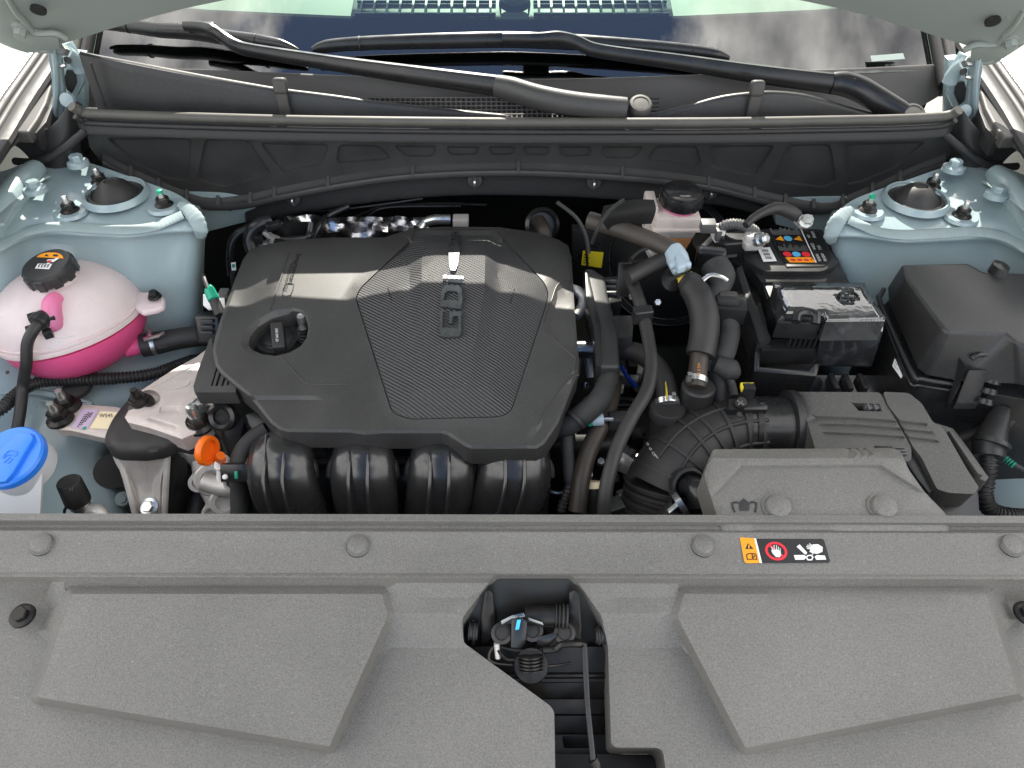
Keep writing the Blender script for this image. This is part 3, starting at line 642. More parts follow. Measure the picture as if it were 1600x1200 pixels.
# end caps
for side in (0, 1):
    m = (lambda p: p) if side == 0 else MR
    A = lambda p: WY(*m(p))
    mk(G().prism([A(p) for p in ((96, 92, 1.225), (112, 84, 1.225), (130, 86, 1.225), (134, 190, 1.225), (100, 200, 1.225), (96, 150, 1.225))], Vector((0, .02, 0)), .002), 'cowl_side', M['paint'], car)
    mk(G().prism([A(p) for p in ((90, 176, 1.165), (210, 176, 1.165), (230, 300, 1.165), (90, 290, 1.165))], Vector((0, .02, 0)), .002), 'cowl_side', M['rub'], car)
    t = thing('cowl_end_cap', ['curved black plastic cap at the left end of the cowl below the hinge', 'curved black plastic cap at the right end of the cowl below the hinge'][side], 'end cap', A((75, 280, 1.09)), 'cowl end caps')
    tops = [(-50, 203, 1.13), (0, 204, 1.12), (24, 206, 1.112), (46, 213, 1.103), (60, 213, 1.096), (76, 205, 1.092), (92, 190, 1.093), (104, 174, 1.098), (113, 166, 1.105), (124, 172, 1.115)]
    bots = [(-50, 232, 1.13), (0, 226, 1.12), (24, 228, 1.108), (46, 248, 1.095), (60, 274, 1.086), (76, 283, 1.080), (92, 284, 1.081), (108, 281, 1.09), (119, 268, 1.105), (128, 240, 1.12)]
    mid = [((a[0] + b[0]) / 2, (a[1] + b[1]) / 2, (a[2] + b[2]) / 2 - .006) for a, b in zip(tops, bots)]
    T_ = [A(p) for p in tops]
    mk(G().loft([[p + Vector((0, .016, .001)) for p in T_], [p + Vector((0, .004, .003)) for p in T_], T_, [A(p) for p in mid], [A(p) for p in bots], [A(p) + Vector((0, .04, -.004)) for p in bots]], 4), 'cap_body', M['plas'], t)
    g = G().prism([A(p) for p in ((17, 208, 1.105), (18, 192, 1.115), (34, 186, 1.115), (40, 193, 1.112), (47, 212, 1.10))], Vector((0, .02, .004)), .003); mk(g, 'tab', M['plas'], t)
    mk(G().tube([A(p) for p in ((24, 252, 1.09), (50, 253, 1.076), (76, 246, 1.069), (100, 232, 1.074), (122, 214, 1.085), (140, 200, 1.09))], .0062, 10), 'cap_seal', M['rub'], t)
    # grey fender filler with its push rivet
    t = thing('fender_filler', ['sun greyed plastic filler with push rivet beside the left hinge', 'sun greyed plastic filler with push rivet beside the right hinge'][side], 'trim filler', W(*m((50, 150)), 1.0), 'fender filler trims')
    B = lambda p: W(*m(p))
    pl = [(-70, 262), (-20, 214), (0, 188), (34, 140), (66, 96), (80, 100), (80, 134), (72, 160), (58, 186), (44, 206), (20, 205), (0, 220), (-40, 250)]
    mk(G().prism([B((*p, 1.022)) for p in pl], .02, .004, 3), 'filler_panel', M['grey'], t)
    pl = [(80, 132), (78, 152), (62, 186), (46, 206), (56, 208), (72, 190), (84, 160), (86, 138)]
    mk(G().prism([B((*p, 1.012)) for p in pl], .03, .002), 'filler_return', M['plas'], t)
    c = B((55, 140, 1.0225)); rv = mk(G().lathe([(.0135, 0), (.0135, .0012), (.011, .003), (.0075, .003), (.0065, .0015), (.0001, .0015)], c, Z, 28), 'push_rivet', M['grey'], t)
    mk(G().lathe([(.0055, .001), (.0050, .0042), (.0001, .0046)], c, Z, 18), 'rivet_pin', M['grey'], rv)

# ================================================================== WIPERS
wipers = [('left wiper, blade tip at the left glass edge, worn grey arm root at the centre', [(136, 37), (150, 36), (200, 40), (250, 47), (300, 50), (350, 58), (400, 64), (440, 71), (467, 79)],
           [(288, 41, .040), (315, 43, .042), (332, 48, .042), (350, 60, .036), (370, 72, .034), (400, 80, .033), (520, 99, .034), (640, 116, .036), (775, 134, .038)],
           [(775, 134, .038), (800, 140, .040), (840, 152, .042), (890, 162, .044), (940, 168, .045), (978, 170, .045)], (1000, 167)),
          ('right wiper, blade across the centre of the glass, black arm root at the right', [(488, 78), (510, 72), (560, 68), (640, 65), (720, 63), (800, 62), (900, 66), (1000, 73), (1080, 80), (1120, 86), (1140, 91)],
           [(785, 60, .042), (840, 61, .044), (872, 60, .044), (900, 66, .040), (925, 77, .036), (965, 84, .034), (1060, 97, .034), (1180, 115, .036), (1298, 130, .040)],
           [(1298, 130, .040), (1320, 131, .042), (1345, 140, .044), (1375, 158, .046), (1410, 178, .048)], (1425, 180))]
for lab, blade, arm, root, piv in wipers:
    t = thing('wiper', lab, 'wiper', PWS(*piv, .03), 'windshield wipers')
    n = len(blade)
    P = [PWS(*p, .022) for p in blade]; rr = [.0045] + [.0085 + .0045 * math.sin(math.pi * i / (n - 1)) for i in range(1, n - 1)] + [.003]
    bl = mk(G().tube(P, rr, 12, 5, flat=.85), 'blade', M['plas2'], t)
    P2 = [p - WSN * .010 for p in P]
    mk(G().tube(P2, [.002] + [.0042] * (n - 2) + [.002], 8, 5), 'rubber_edge', M['rub'], bl)
    for k in (n // 4, 3 * n // 4):
        mk(G().tube([P[k] + (P[k + 1] - P[k]) * .02, P[k] + (P[k + 1] - P[k]) * .05], rr[k] * 1.04, 12), 'blade_joint', M['rub'], bl)
    P = [PWS(*p) for p in arm]; mk(G().tube(P, [.008, .010, .0115, .0112, .0112, .0112, .0125, .0145, .0165], 10, 5, flat=.72), 'arm', M['plas2'], t)
    c = PWS(arm[1][0], arm[1][1], .036); g = G().box(c, (.045, .014, .016), None, .004, 3); mk(g, 'blade_clip', M['plas2'], t)
    P = [PWS(*p) for p in root]; nn = len(P)
    mk(G().tube(P, [.0168] + [.0195] * (nn - 2) + [.0175], 14, 5, flat=.85), 'arm_root', M['cover'] if piv[0] == 1000 else M['plas2'], t)
    c = PWS(*piv, .036); g = G().lathe([(.0185, -.010), (.0185, .006), (.0165, .009), (.0125, .0095), (.0115, .0085), (.0001, .009)], c, Vector((0, -.35, .9)), 28); mk(g, 'pivot_cap', M['grey'], t)

# ================================================================== FELT ON THE FIREWALL, LINES BEHIND THE ENGINE
t = thing('firewall_felt', 'black felt firewall insulation under the cowl wall, held by four push clips', 'insulation', (0, 1.1, .88))
top = [(383, 316), (430, 306), (500, 292), (600, 276), (700, 268), (800, 266), (900, 269), (1000, 276), (1100, 288), (1150, 298), (1190, 312)]
bot = [(386, 352), (430, 340), (500, 328), (600, 314), (700, 306), (800, 305), (900, 308), (1000, 314), (1100, 318), (1150, 326), (1188, 336)]
yy = lambda a: 1.108 + .012 * abs((a - 800) / 400) ** 2
mk(G().loft([[WY(a, b - 6, yy(a) + .01) for a, b in top], [WY(a, (b + c) / 2, yy(a) - .004) for (a, b), (_, c) in zip(top, bot)], [WY(a, b, yy(a) + .002) for a, b in bot], [WY(a, b, yy(a)) + Vector((0, .05, .012)) for a, b in bot]], 5), 'felt_mat', M['insul'], t)
for a, b in ((458, 310), (742, 281), (928, 284), (1110, 300)):
    c = WY(a, b, yy(a) - .006); ax = Vector((0, -.9, .35))
    g = G().lathe([(.013, -.004), (.012, .002), (.006, .003), (.0001, .003)], c, ax, 20); cl = mk(g, 'push_clip', M['rub'], t)
    mk(G().tube([c + Vector((0, -.002, .006)), c + Vector((0, -.010, 0)), c + Vector((0, -.006, -.010))], .0022, 8), 'clip_stud', M['zinc'], cl)

t = thing('brake_lines', 'thin black metal brake lines running along the firewall behind the engine', 'brake line', WY(560, 340, 1.13))
for pl in ([(395, 352, 1.14), (440, 336, 1.14), (520, 340, 1.13), (545, 342, 1.13), (575, 330, 1.13), (600, 322, 1.13), (680, 318, 1.13), (760, 320, 1.13)],
           [(455, 330, 1.12), (520, 328, 1.12), (590, 320, 1.12), (660, 310, 1.12)], [(470, 336, 1.12), (530, 344, 1.12), (570, 340, 1.12), (605, 324, 1.12), (720, 322, 1.12)]):
    mk(G().tube([WY(*p) for p in pl], .0022, 8), 'line', M['plas2'], t)
t = thing('heat_shield', 'crumpled silver heat shield foil behind the engine cover', 'heat shield', WY(540, 360, 1.06))
random.seed(3)
g = G().loft([[WY(a, b + random.uniform(-3, 3), 1.08 + random.uniform(-.012, .012)) for a in range(430, 680, 16)] for b in (338, 350, 362, 376, 392)], 2)
mk(g, 'foil_sheet', M['foil'], t)
mk(G().loft([[WY(a, b, 1.065 - .01 * math.sin((a - 430) / 25)) for a in (434, 446, 458, 470, 485)] for b in (346, 358, 372)], 4, thick=.003), 'foil_flap', M['dark'], t)
t = thing('pipe_elbow', 'shiny bent metal pipe behind the top of the engine cover', 'pipe', WY(690, 345, 1.07))
mk(G().tube([WY(655, 358, 1.05), WY(664, 348, 1.06), WY(680, 343, 1.06), WY(704, 343, 1.06)], .0085, 14), 'pipe', M['zinc'], t)
mk(G().box(WY(720, 345, 1.055), (.026, .02, .015), None, .002), 'pipe_flange', M['alu'], t)
t = thing('hose_coupling', 'dark round hose coupling with spring clip behind the right of the engine cover', 'hose coupling', WY(848, 350, 1.08))
mk(G().lathe([(.030, 0), (.030, .012), (.024, .016), (.022, .004), (.0001, .004)], WY(846, 352, 1.09), Vector((.1, -.75, .6)), 30), 'coupling_ring', M['plas2'], t)
mk(G().tube([WY(842, 346, 1.07), WY(850, 360, 1.04), WY(852, 378, 1.03)], .012, 14), 'pipe_stub', M['brown'], t)
mk(G().tube([WY(838, 344, 1.075), WY(843, 338, 1.075), WY(846, 350, 1.06), WY(843, 362, 1.05)], .002, 8), 'spring_clip', M['zinc'], t)
t = thing('black_hose', 'black hoses arching down beside the firewall left of the engine cover', 'hose', WY(380, 370, 1.0))
for pl, r in (([(362, 430, 1.02), (360, 395, 1.03), (366, 372, 1.04), (385, 358, 1.05), (420, 350, 1.06)], .007), ([(395, 392, 1.02), (390, 372, 1.03), (402, 352, 1.04), (425, 345, 1.05)], .011), ([(440, 374, 1.03), (478, 372, 1.02), (484, 362, 1.03), (486, 348, 1.04)], .0055), ([(487, 378, 1.03), (500, 352, 1.05), (512, 338, 1.08), (545, 322, 1.1)], .005)):
    mk(G().tube([WY(*p) for p in pl], r, 12), 'hose', M['plas2'], t)
t = thing('wiring_plug', 'cluster of dark connectors with shiny pins behind the left rear corner of the engine cover', 'connector', WY(415, 372, 1.03))
random.seed(5)
for i in range(11):
    mk(G().box(WY(404 + random.uniform(0, 44), 346 + random.uniform(0, 40), 1.04 + random.uniform(-.02, .01)), (random.uniform(.008, .02), .012, random.uniform(.008, .016)), Matrix.Rotation(random.uniform(-.6, .6), 3, 'Y'), .002), 'plug_body', M['plas2'] if i % 3 else M['alu'], t)

# ================================================================== ENGINE BLOCK (dark mass that carries everything)
eb = thing('engine_block', 'dark engine and gearbox mass below the cover, seen in the gaps', 'engine', (-.05, .8, .4))
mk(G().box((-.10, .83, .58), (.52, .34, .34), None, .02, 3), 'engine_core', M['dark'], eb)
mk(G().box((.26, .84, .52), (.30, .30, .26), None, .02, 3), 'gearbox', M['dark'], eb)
random.seed(11)
for i in range(46):
    c = W(random.uniform(890, 1050), random.uniform(560, 800), random.uniform(.66, .71))
    a = Matrix.Rotation(random.uniform(0, 3), 3, 'Z')
    k = random.random()
    g = G().box(c, (random.uniform(.012, .045), random.uniform(.008, .022), random.uniform(.01, .03)), a, .002)
    mk(g, 'casting_detail', M['steel'] if k < .62 else (M['alu'] if k > .9 else M['plas2']), eb)
for a, b in ((1012, 718), (968, 722), (898, 788), (938, 724), (920, 745), (1000, 780)):
    mk(G().lathe(hexprof(.006, .01), W(a, b, .72), Vector((0, -.3, 1)), 6), 'bolt_head', M['zinc'], eb, ang=25)
mk(G().tube([W(858, 768, .70), W(872, 771, .70), W(890, 767, .70)], .003, 8), 'metal_pipe', M['zinc'], eb)
mk(G().loft([[W(956, 702, .73), W(972, 706, .735), W(990, 718, .73)], [W(955, 718, .72), W(972, 722, .73), W(984, 730, .72)], [W(960, 735, .70), W(970, 738, .705), W(980, 742, .70)]], 4), 'aluminium_boss', M['alu'], eb)

# ================================================================== ENGINE COVER
EN = Vector((0, -.08, 1)).normalized(); EP = W(600, 600, .862)
def E(a, b, o=0.0): return PP(a, b, EP + EN * o, EN)
co = thing('engine_cover', 'large dark grey engine cover with ribbed insert and chrome lettering', 'engine cover', W(600, 560, .82))
outl = [(404, 385), (452, 375), (520, 371), (600, 371), (644, 357), (700, 354), (781, 355), (830, 362), (872, 374), (888, 384), (893, 402), (897, 470), (902, 535), (905, 562), (903, 585), (895, 603), (872, 662), (850, 694), (838, 701), (737, 701), (728, 698), (700, 680), (690, 677), (600, 677), (570, 679), (548, 676), (450, 675), (436, 671), (424, 662), (392, 622), (345, 583), (336, 570), (332, 548), (334, 535), (345, 497), (366, 440), (380, 405), (390, 391)]
ins = rnd([(645, 357), (780, 357), (788, 374), (852, 442), (858, 460), (853, 480), (800, 642), (784, 652), (640, 656), (612, 646), (560, 482), (555, 466), (562, 450), (642, 374)], 10, 3)
hole = [(388, 538), (391, 526), (403, 511), (424, 498), (450, 491), (457, 486), (468, 487), (478, 496), (482, 512), (479, 528), (470, 541), (452, 551), (430, 556), (408, 553), (394, 547)]
lipo = [(376, 538), (382, 516), (402, 498), (430, 485), (460, 481), (476, 486), (485, 504), (485, 522), (476, 540), (458, 554), (432, 559), (404, 558), (384, 550)]
insi = inset(ins, 2.5)
inso = inset(ins, -14)
outi = inset(outl, 5)
rpanel = [(893, 437), (872, 444), (862, 468), (851, 500), (852, 512), (866, 530), (900, 560)]
rl = [(905, 585), (884, 598), (840, 664)]
lstep = [(440, 382), (428, 437), (418, 480), (400, 500)]
def coverh(x, y):
    d = min(dseg(x, y, outl[i - 1], outl[i]) for i in range(len(outl)))
    h = -.0035 * (1 - ss(0, 5, d))
    # left and right shoulders fall away, rear falls away
    xe = 436 - (y - 437) * .12
    h -= .013 * ss(0, 60, xe - x) * ss(520, 470, y)
    h -= .010 * ss(858, 895, x) * ss(500, 440, y)
    h -= .010 * ss(395, 360, y) * (0 if 640 < x < 785 else 1)
    # raised rim round the insert
    s_ = sd(x, y, ins)
    if s_ < 0: h += .0025 * lin(-14, 0, s_)
    else: h += .0025 - .006 * lin(0, 2.5, s_)
    # basin round the filler
    s_ = sd(x, y, lipo)
    if s_ > 0: h -= .008 * ss(0, 12, s_)
    # soft steps in the lower left and right
    if x < 545: h -= .005 * ss(617, 625, y) * ss(545, 440, x)
    if inpoly(x, y, rpanel): h -= .0022 * lin(0, 4, dline(x, y, rpanel))
    if y > 560 and x > 830:
        k = (x - 840) * (598 - 664) - (y - 664) * (884 - 840)
        if k < 0: h -= .003 * lin(0, 6, dline(x, y, rl))
    if 440 < x < 560 and 554 < y < 602: h += .0
    return h
cr_ = [(True, ins), (True, insi), (True, inso), (True, lipo), (True, outi), (False, rpanel), (False, rl), (False, [(388, 618), (540, 618)]), (False, [(386, 625), (540, 625)])]
mk(G().relief(outl, EP, EN, coverh, cr_, [hole], step=13, rim=.034), 'cover_shell', M['cover'], co, ang=13)
# ribbed insert with a raised middle plateau
mid = [(648, 361), (776, 361), (776, 410), (775, 458), (742, 640), (736, 646), (668, 648), (660, 640), (636, 480), (641, 458), (641, 410)]
midi = inset(mid, 18)
def inh(x, y):
    s_ = sd(x, y, ins); h = .0012 + .0088 * lin(0, 46, s_) 
    return h + (.0075 * lin(-2, 18, sd(x, y, mid)) if y < 470 else .0075 * lin(-2, 18, sd(x, y, mid)) * lin(650, 470, y)) - .012 * ss(415, 352, y)
ii = inset(ins, 1.6)
mk(G().relief(ii, EP, EN, inh, [(True, midi), (True, inset(ins, 46)), (False, [(641, 410), (776, 410)])], [], step=12, rim=.006), 'ribbed_insert', M['ribs'], co, ang=12)
def ET(a, b): return EP + EN * (inh(a, b) + .0012)
def letter(outline, holes=(), up=.0042):
    g = G(); 
    return g.relief(outline, EP, EN, lambda x, y: inh(x, y) + up, [], holes, step=6, rim=up + .001)
z6 = lambda pl: [(670 + a / 6, 340 + b / 6) for a, b in pl]
mk(letter(z6([(105, 870), (131, 870), (126, 1030), (276, 1040), (276, 922), (225, 925), (219, 992), (190, 990), (194, 880), (304, 878), (301, 1085), (282, 1112), (150, 1120), (114, 1104), (98, 1062)])), 'badge_letter_g', M['chrome'], co, 'dark chrome letter G')
mk(letter(z6([(107, 830), (116, 700), (130, 662), (162, 632), (280, 638), (308, 670), (316, 760), (302, 856)]), [z6([(134, 772), (154, 704), (176, 686), (258, 690), (274, 710), (278, 778)])]), 'badge_letter_d', M['chrome'], co, 'dark chrome letter D')
il = mk(letter(z6([(180, 545), (326, 550), (322, 612), (174, 600)])), 'badge_letter_i', M['chrome'], co, 'bright chrome letter i')
mk(letter(z6([(135, 540), (170, 535), (165, 594), (130, 594)])), 'letter_dot', M['chrome'], il)
mk(letter(z6([(228, 92), (274, 92), (280, 120), (288, 320), (268, 440), (250, 492), (204, 490), (196, 440), (186, 330), (206, 200)]), up=.004), 'chrome_blade', M['chrome'], co)
# moulded lettering and fine lines
f = lambda u, v: E(u, v, .0012)
g = G()
def ctext(g, st, a, b, dx, dy, hgt, wid):
    """letters running down the cover from (a,b); (dx,dy) direction of reading, letter tops to the right"""
    ln = math.hypot(dx, dy); ux, uy = dx / ln, dy / ln
    ff = lambda u, v: E(a + ux * u * wid + v * 1.0, b + uy * u * wid - v * .0, .0008)
    g.text(st, ff, 0, 0, hgt)
ctext(g, 'Smartstream', 464, 396, -15, 52, 11, .88)
ctext(g, 'TECHNOLOGY', 455, 409, -13, 42, 5.5, .95)
ctext(g, 'G2.5', 445, 446, -5, 16, 8, .62)
mk(g, 'moulded_lettering', M['ink'], co)
g = G()
for pl in ([(459, 443), (454, 461), (441, 461), (446, 443), (459, 443)],): g.tube([f(*p) for p in pl], .0007, 6, 2)
for pl in ([(440, 557), (455, 575), (470, 592), (476, 597), (488, 600), (545, 600)], [(451, 395), (440, 432), (427, 470), (422, 484)], rpanel, rl):
    g.tube([E(a, b, coverh(a, b) if not inpoly(a, b, ins) else inh(a, b)) for a, b in pl], .0011, 6, 4)
mk(g, 'moulded_line', M['cover'], co, kind='stuff')
mk(G().tube([E(a, b, -.0325) for a, b in inset(outl, -1.2)[13:27]], .0016, 6, 2), 'cover_edge', M['cover'], co)
g = G()
for pl in ([(612, 470), (606, 450)], [(804, 452), (797, 474)]): g.tube([E(a, b, inh(a, b)) for a, b in pl], .0007, 6, 3)
mk(g, 'insert_crease', M['ink'], co)
# lower left wing with four slots
wing = [(331, 528), (337, 572), (347, 584), (369, 603), (368, 613), (304, 613), (302, 604), (309, 580), (322, 545), (327, 530)]
slots = [rnd([(338, 574), (340, 576), (332, 603), (329, 603)], 1), rnd([(343, 581), (346, 583), (340, 603), (336, 603)], 1), rnd([(350, 588), (353, 590), (349, 603), (345, 603)], 1), rnd([(356, 593), (359, 595), (357, 602), (354, 602)], 1)]
mk(G().relief(wing, EP, EN, lambda x, y: -.010, [], slots, step=12, rim=.024), 'cover_wing', M['cover'], co)

# oil cap
c = E(433, 529, -.034)
oc = thing('oil_filler_cap', 'black oil filler cap with raised grip and white lettering in the cover opening', 'oil cap', c)
mk(G().lathe([(.034, -.03), (.034, .0), (.031, .004), (.024, .004), (.022, .006), (.012, .0075), (.0001, .0075)], c, EN, 36), 'cap_disc', M['plas'], oc)
mk(G().tube([c + Vector((.022 * math.cos(a), .022 * math.sin(a), .0055)) for a in [R(k) for k in range(150, 300, 15)]], .0012, 6), 'cap_rib', M['plas'], oc)
gp = [(421, 503), (441, 502), (445, 541), (425, 543)]
mk(G().prism([E(a, b, -.008) for a, b in gp], EN * -.024, .003, 3), 'grip', M['plas'], oc)
ff = lambda u, v: E(432.5 + u * .05 + v, 513 + u, -.0074); g = G(); g.text('SAE 0W-20', ff, 0, -2.5, 6.0, asp=.72); mk(g, 'cap_lettering', M['labw'], oc)
sv = thing('oil_control_valve', 'small silver tipped sensor with black spring sleeve inside the cover opening', 'sensor', E(472, 505, -.03))
mk(G().lathe([(.0065, -.02), (.0065, .002), (.0055, .010), (.0001, .011)], E(472, 501, -.012), EN, 18), 'sensor_tip', M['zinc'], sv)
mk(G().tube([E(473, 512, -.01), E(475, 522, -.02), E(473, 530, -.03)], .008, 12, corr=(.005, .0018)), 'spring_sleeve', M['plas2'], sv)
mk(G().prism([E(*p, -.035) for p in ((386, 486), (486, 484), (486, 560), (386, 560))], EN * -.02, 0), 'filler_well', M['dark'], oc)

# ================================================================== INTAKE MANIFOLD
im = thing('intake_manifold', 'glossy black plastic intake manifold with four curved runners below the engine cover', 'intake manifold', W(620, 790, .7))
mk(G().loft([[W(a, 700, .775) for a in (378, 500, 640, 780, 858)], [W(a, 750, .752) for a in (372, 500, 640, 780, 860)], [W(a, 800, .715) for a in (370, 500, 640, 780, 856)], [W(a, 860, .67) for a in (370, 500, 640, 780, 850)]], 5, thick=.012), 'manifold_shell', M['mani'], im)
for k, (xa, xb, sh) in enumerate(((390, 488, 40), (520, 614, 14), (642, 738, -14), (752, 856, -40))):
    xm = (xa + xb) / 2; rw = (xb - xa) / 2 / FOC * 1.0 * 1.06
    P = [W(xm, 695, .80), W(xm, 716, .803), W(xm, 742, .79), W(xm + sh * .25, 775, .765), W(xm + sh * .7, 810, .725), W(xm + sh, 850, .68)]
    rn = mk(G().tube(P, [rw * .9, rw * .95, rw, rw, rw * .97, rw * .95], 26, 6, flat=.62, up=Vector((0, -.4, 1))), 'runner', M['mani'], im)
    for dx in (-.012, .012):
        mk(G().tube([p + Vector((dx, -.004 - .012 * min(1, i / 2), rw * .55)) + Vector((0, -.006, -.004)) * i for i, p in enumerate(P)], .0026, 8), 'runner_rib', M['mani'], rn)
    arch = [(xa - 4, 745, .778), (xa - 2, 728, .79), (xa + 10, 712, .802), (xa + 30, 705, .806), (xm, 703, .808), (xb - 30, 705, .806), (xb - 10, 712, .802), (xb + 2, 728, .79), (xb + 4, 745, .778)]
    mk(G().tube([W(*p) for p in arch], .006, 10), 'runner_flange', M['plas'], im)
    for p in (arch[0], arch[-1]): mk(G().box(W(p[0] + (3 if p is arch[0] else -3), p[1] - 1, p[2] + .004), (.010, .006, .006), None, .001), 'flange_foot', M['plas'], im)
for xm, dp in ((501, 756), (628, 792), (748, 764)):
    P = [(xm - 11, 728), (xm - 12, dp - 10), (xm - 7, dp), (xm, dp + 4), (xm + 7, dp), (xm + 12, dp - 10), (xm + 11, 728)]
    mk(G().tube([W(a, b, .772 - (b - 700) * .0006) for a, b in P], .0022, 8), 'web_rib', M['plas2'], im)
    mk(G().prism([W(a, b, .771 - (b - 700) * .0006) for a, b in ((xm - 9, 722), (xm - 9, dp - 8), (xm, dp + 1), (xm + 9, dp - 8), (xm + 9, 722))], .004, 0), 'web_pocket', M['plas2'], im)
for a in (505, 630, 690): mk(G().box(W(a, 721, .782), (.03, .010, .008), None, .001), 'cross_web', M['plas2'], im)
mk(G().lathe([(.020, 0), (.018, .010), (.0001, .011)], W(797, 731, .80), Vector((0, -.5, .8)), 24), 'port_plug', M['plas2'], im)
mk(G().tube([W(795, 746, .785), W(790, 768, .77), W(782, 800, .74)], [.001, .003, .001], 8), 'mould_ridge', M['plas'], im)

# ================================================================== COOLANT RESERVOIR
C0 = W(111, 497, .815); AX = Vector((-.13, .17, 1)).normalized()
cr = thing('coolant_reservoir', 'round milky coolant tank half full of bright pink fluid with black cap', 'coolant tank', C0 - Z * .09)
ra, hu, hl = .1075, .083, .080
prof = [(ra * math.cos(a) ** .92, hu * math.sin(a)) for a in [R(k) for k in range(2, 90, 5)]] + [(.0001, hu)]
up = mk(G().lathe(prof, C0, AX, 56), 'upper_shell', M['tank'], cr)
prof = [(.0001, -hl)] + [(ra * .995 * math.cos(a) ** .8, -hl * math.sin(a)) for a in [R(k) for k in range(86, 1, -5)]]
lo = mk(G().lathe(prof, C0, AX, 56), 'lower_shell', M['pink'], cr)
mk(G().lathe([(ra - .004, -.004), (ra + .0035, -.0035), (ra + .0042, 0), (ra + .0035, .0035), (ra - .003, .004)], C0, AX, 64), 'weld_flange', M['tank'], cr)
mk(G().lathe([(ra - .004, .006), (ra + .0012, .0065), (ra + .0012, .0095), (ra - .006, .0105)], C0, AX, 64), 'flange_ridge', M['tank'], up)
CA = Vector((-.10, -.06, 1)).normalized(); cc0 = W(77, 420, .913)
mk(G().lathe([(.033, -.052), (.029, -.008), (.027, .0)], cc0, CA, 32), 'filler_neck', M['tank'], cr)
u, v, a_ = basis(CA); g = G()
prof = [(.033, -.012), (.0345, -.010), (.0345, .004), (.0325, .0095), (.028, .0105), (.0001, .0105)]
g.lathe(prof, cc0, CA, 40)
cap = mk(g, 'cap', M['plas'], cr)
g = G()
for k in range(10):
    an = 2 * math.pi * k / 10; d = u * math.cos(an) + v * math.sin(an); tt = CA.cross(d)
    g.prism([cc0 + d * .0335 + tt * .007 + CA * .005, cc0 + d * .0365 + tt * .0055 + CA * .004, cc0 + d * .0365 - tt * .0055 + CA * .004, cc0 + d * .0335 - tt * .007 + CA * .005], CA * -.017, .0008)
mk(g, 'cap_grip', M['plas'], cap)
# printed warning on the cap
def CF(px, py): return PP(px, py, cc0 + CA * .0112, CA)
k16 = lambda pl: [CF(30 + a / 16, 380 + b / 16 + .0) for a, b in pl]
mk(G().poly(k16([(425, 350), (500, 290), (600, 252), (740, 228), (900, 232), (1010, 258), (1080, 310), (1110, 385), (900, 370), (600, 355)])), 'orange_sector', M['labo'], cap)
CF2 = lambda px, py: CF(px, py) + CA * .0003
k16b = lambda pl: [CF2(30 + a / 16, 380 + b / 16) for a, b in pl]
g = G().poly(k16b([(620, 325), (690, 275), (745, 330)])); g.poly(k16b([(840, 330), (860, 280), (975, 285), (960, 335)])); mk(g, 'warning_symbol', M['labk'], cap)
g = G().poly(k16b([(395, 635), (470, 515), (830, 520), (750, 655)])); g.poly(k16b([(680, 450), (720, 410), (860, 405), (930, 372), (1010, 378), (850, 480), (800, 470), (740, 440)])); g.poly(k16b([(690, 515), (700, 490), (770, 500), (760, 520)])); mk(g, 'white_symbol', M['labw'], cap)
g = G()
for i in range(4): g.tube([CF2(30 + (470 + i * 75) / 16, 380 + 615 / 16) + CA * .0003, CF2(30 + (510 + i * 75) / 16, 380 + 580 / 16) + CA * .0003, CF2(30 + (490 + i * 75) / 16, 380 + 560 / 16) + CA * .0003, CF2(30 + (540 + i * 75) / 16, 380 + 540 / 16) + CA * .0003], .0007, 5, 2)
mk(g, 'steam_symbol', M['labk'], cap)
mk(G().poly(k16b([(700, 450), (740, 430), (830, 432), (790, 490), (720, 480)])), 'red_symbol', M['labr'], cap)
# side outlet with pink fluid, moulded level marks
def TS(px, py, off=0.0):                                # point on the upper shell
    d = ray(px, py); u, v, a = basis(AX); o = CAM - C0
    def tr(q): return Vector((q.dot(u) / (ra + off), q.dot(v) / (ra + off), q.dot(a) / (hu + off)))
    oo, dd = tr(o), tr(d); A, B, Cc = dd.dot(dd), 2 * oo.dot(dd), oo.dot(oo) - 1; D = B * B - 4 * A * Cc
    return CAM + d * ((-B - math.sqrt(max(D, 0))) / (2 * A))
p = TS(86, 474); nrm = Vector((-.1, -.75, .65)).normalized()
mk(G().tube([p - nrm * .012 + Z * .012, p + Vector((0, -.006, .004)), TS(85, 490) + Vector((0, -.010, -.004)), TS(84, 505) + Vector((0, -.006, 0)) - nrm * .01], [.009, .0125, .0135, .010], 18, 6), 'outlet_dome', M['pinkfill'], cr)
g = G(); ff = lambda u, v: TS(78 + u, 541 - v + u * -.06, .0006); g.text('MIN', ff, 0, 0, 12, asp=1.05)
ff = lambda u, v: TS(83 + u, 521 - v + u * -.06, .0006); g.text('MAX', ff, 0, 0, 9, asp=.9)
for q in ([(72, 528), (95, 528), (117, 524)], [(75, 543), (100, 541), (120, 538)]): g.tube([TS(a, b, .0002) for a, b in q], .0011, 6)
mk(g, 'level_mark', M['white'], up)
mk(G().prism([W(*p) for p in ((200, 456, .838), (238, 455, .838), (250, 458, .838), (257, 466, .838), (256, 478, .838), (245, 483, .838), (222, 488, .838), (210, 480, .838))], .010, .004, 3), 'mounting_ear', M['tank'], cr)
mk(G().lathe([(.0105, 0), (.009, .004), (.0001, .004)], W(242, 464, .842), Z, 18).lathe(hexprof(.0065, .011), W(242, 464, .842), Z, 6), 'ear_bolt', M['steel'], cr, ang=25)
mk(G().prism([W(*p) for p in ((-20, 540, .79), (20, 545, .785), (55, 556, .78), (40, 562, .775), (-20, 552, .78))], .012, .003), 'mounting_ear', M['tank'], cr)
mk(G().tube([W(196, 545, .775), W(212, 541, .775), W(228, 537, .775)], .014, 16), 'outlet_neck', M['pink'], cr)

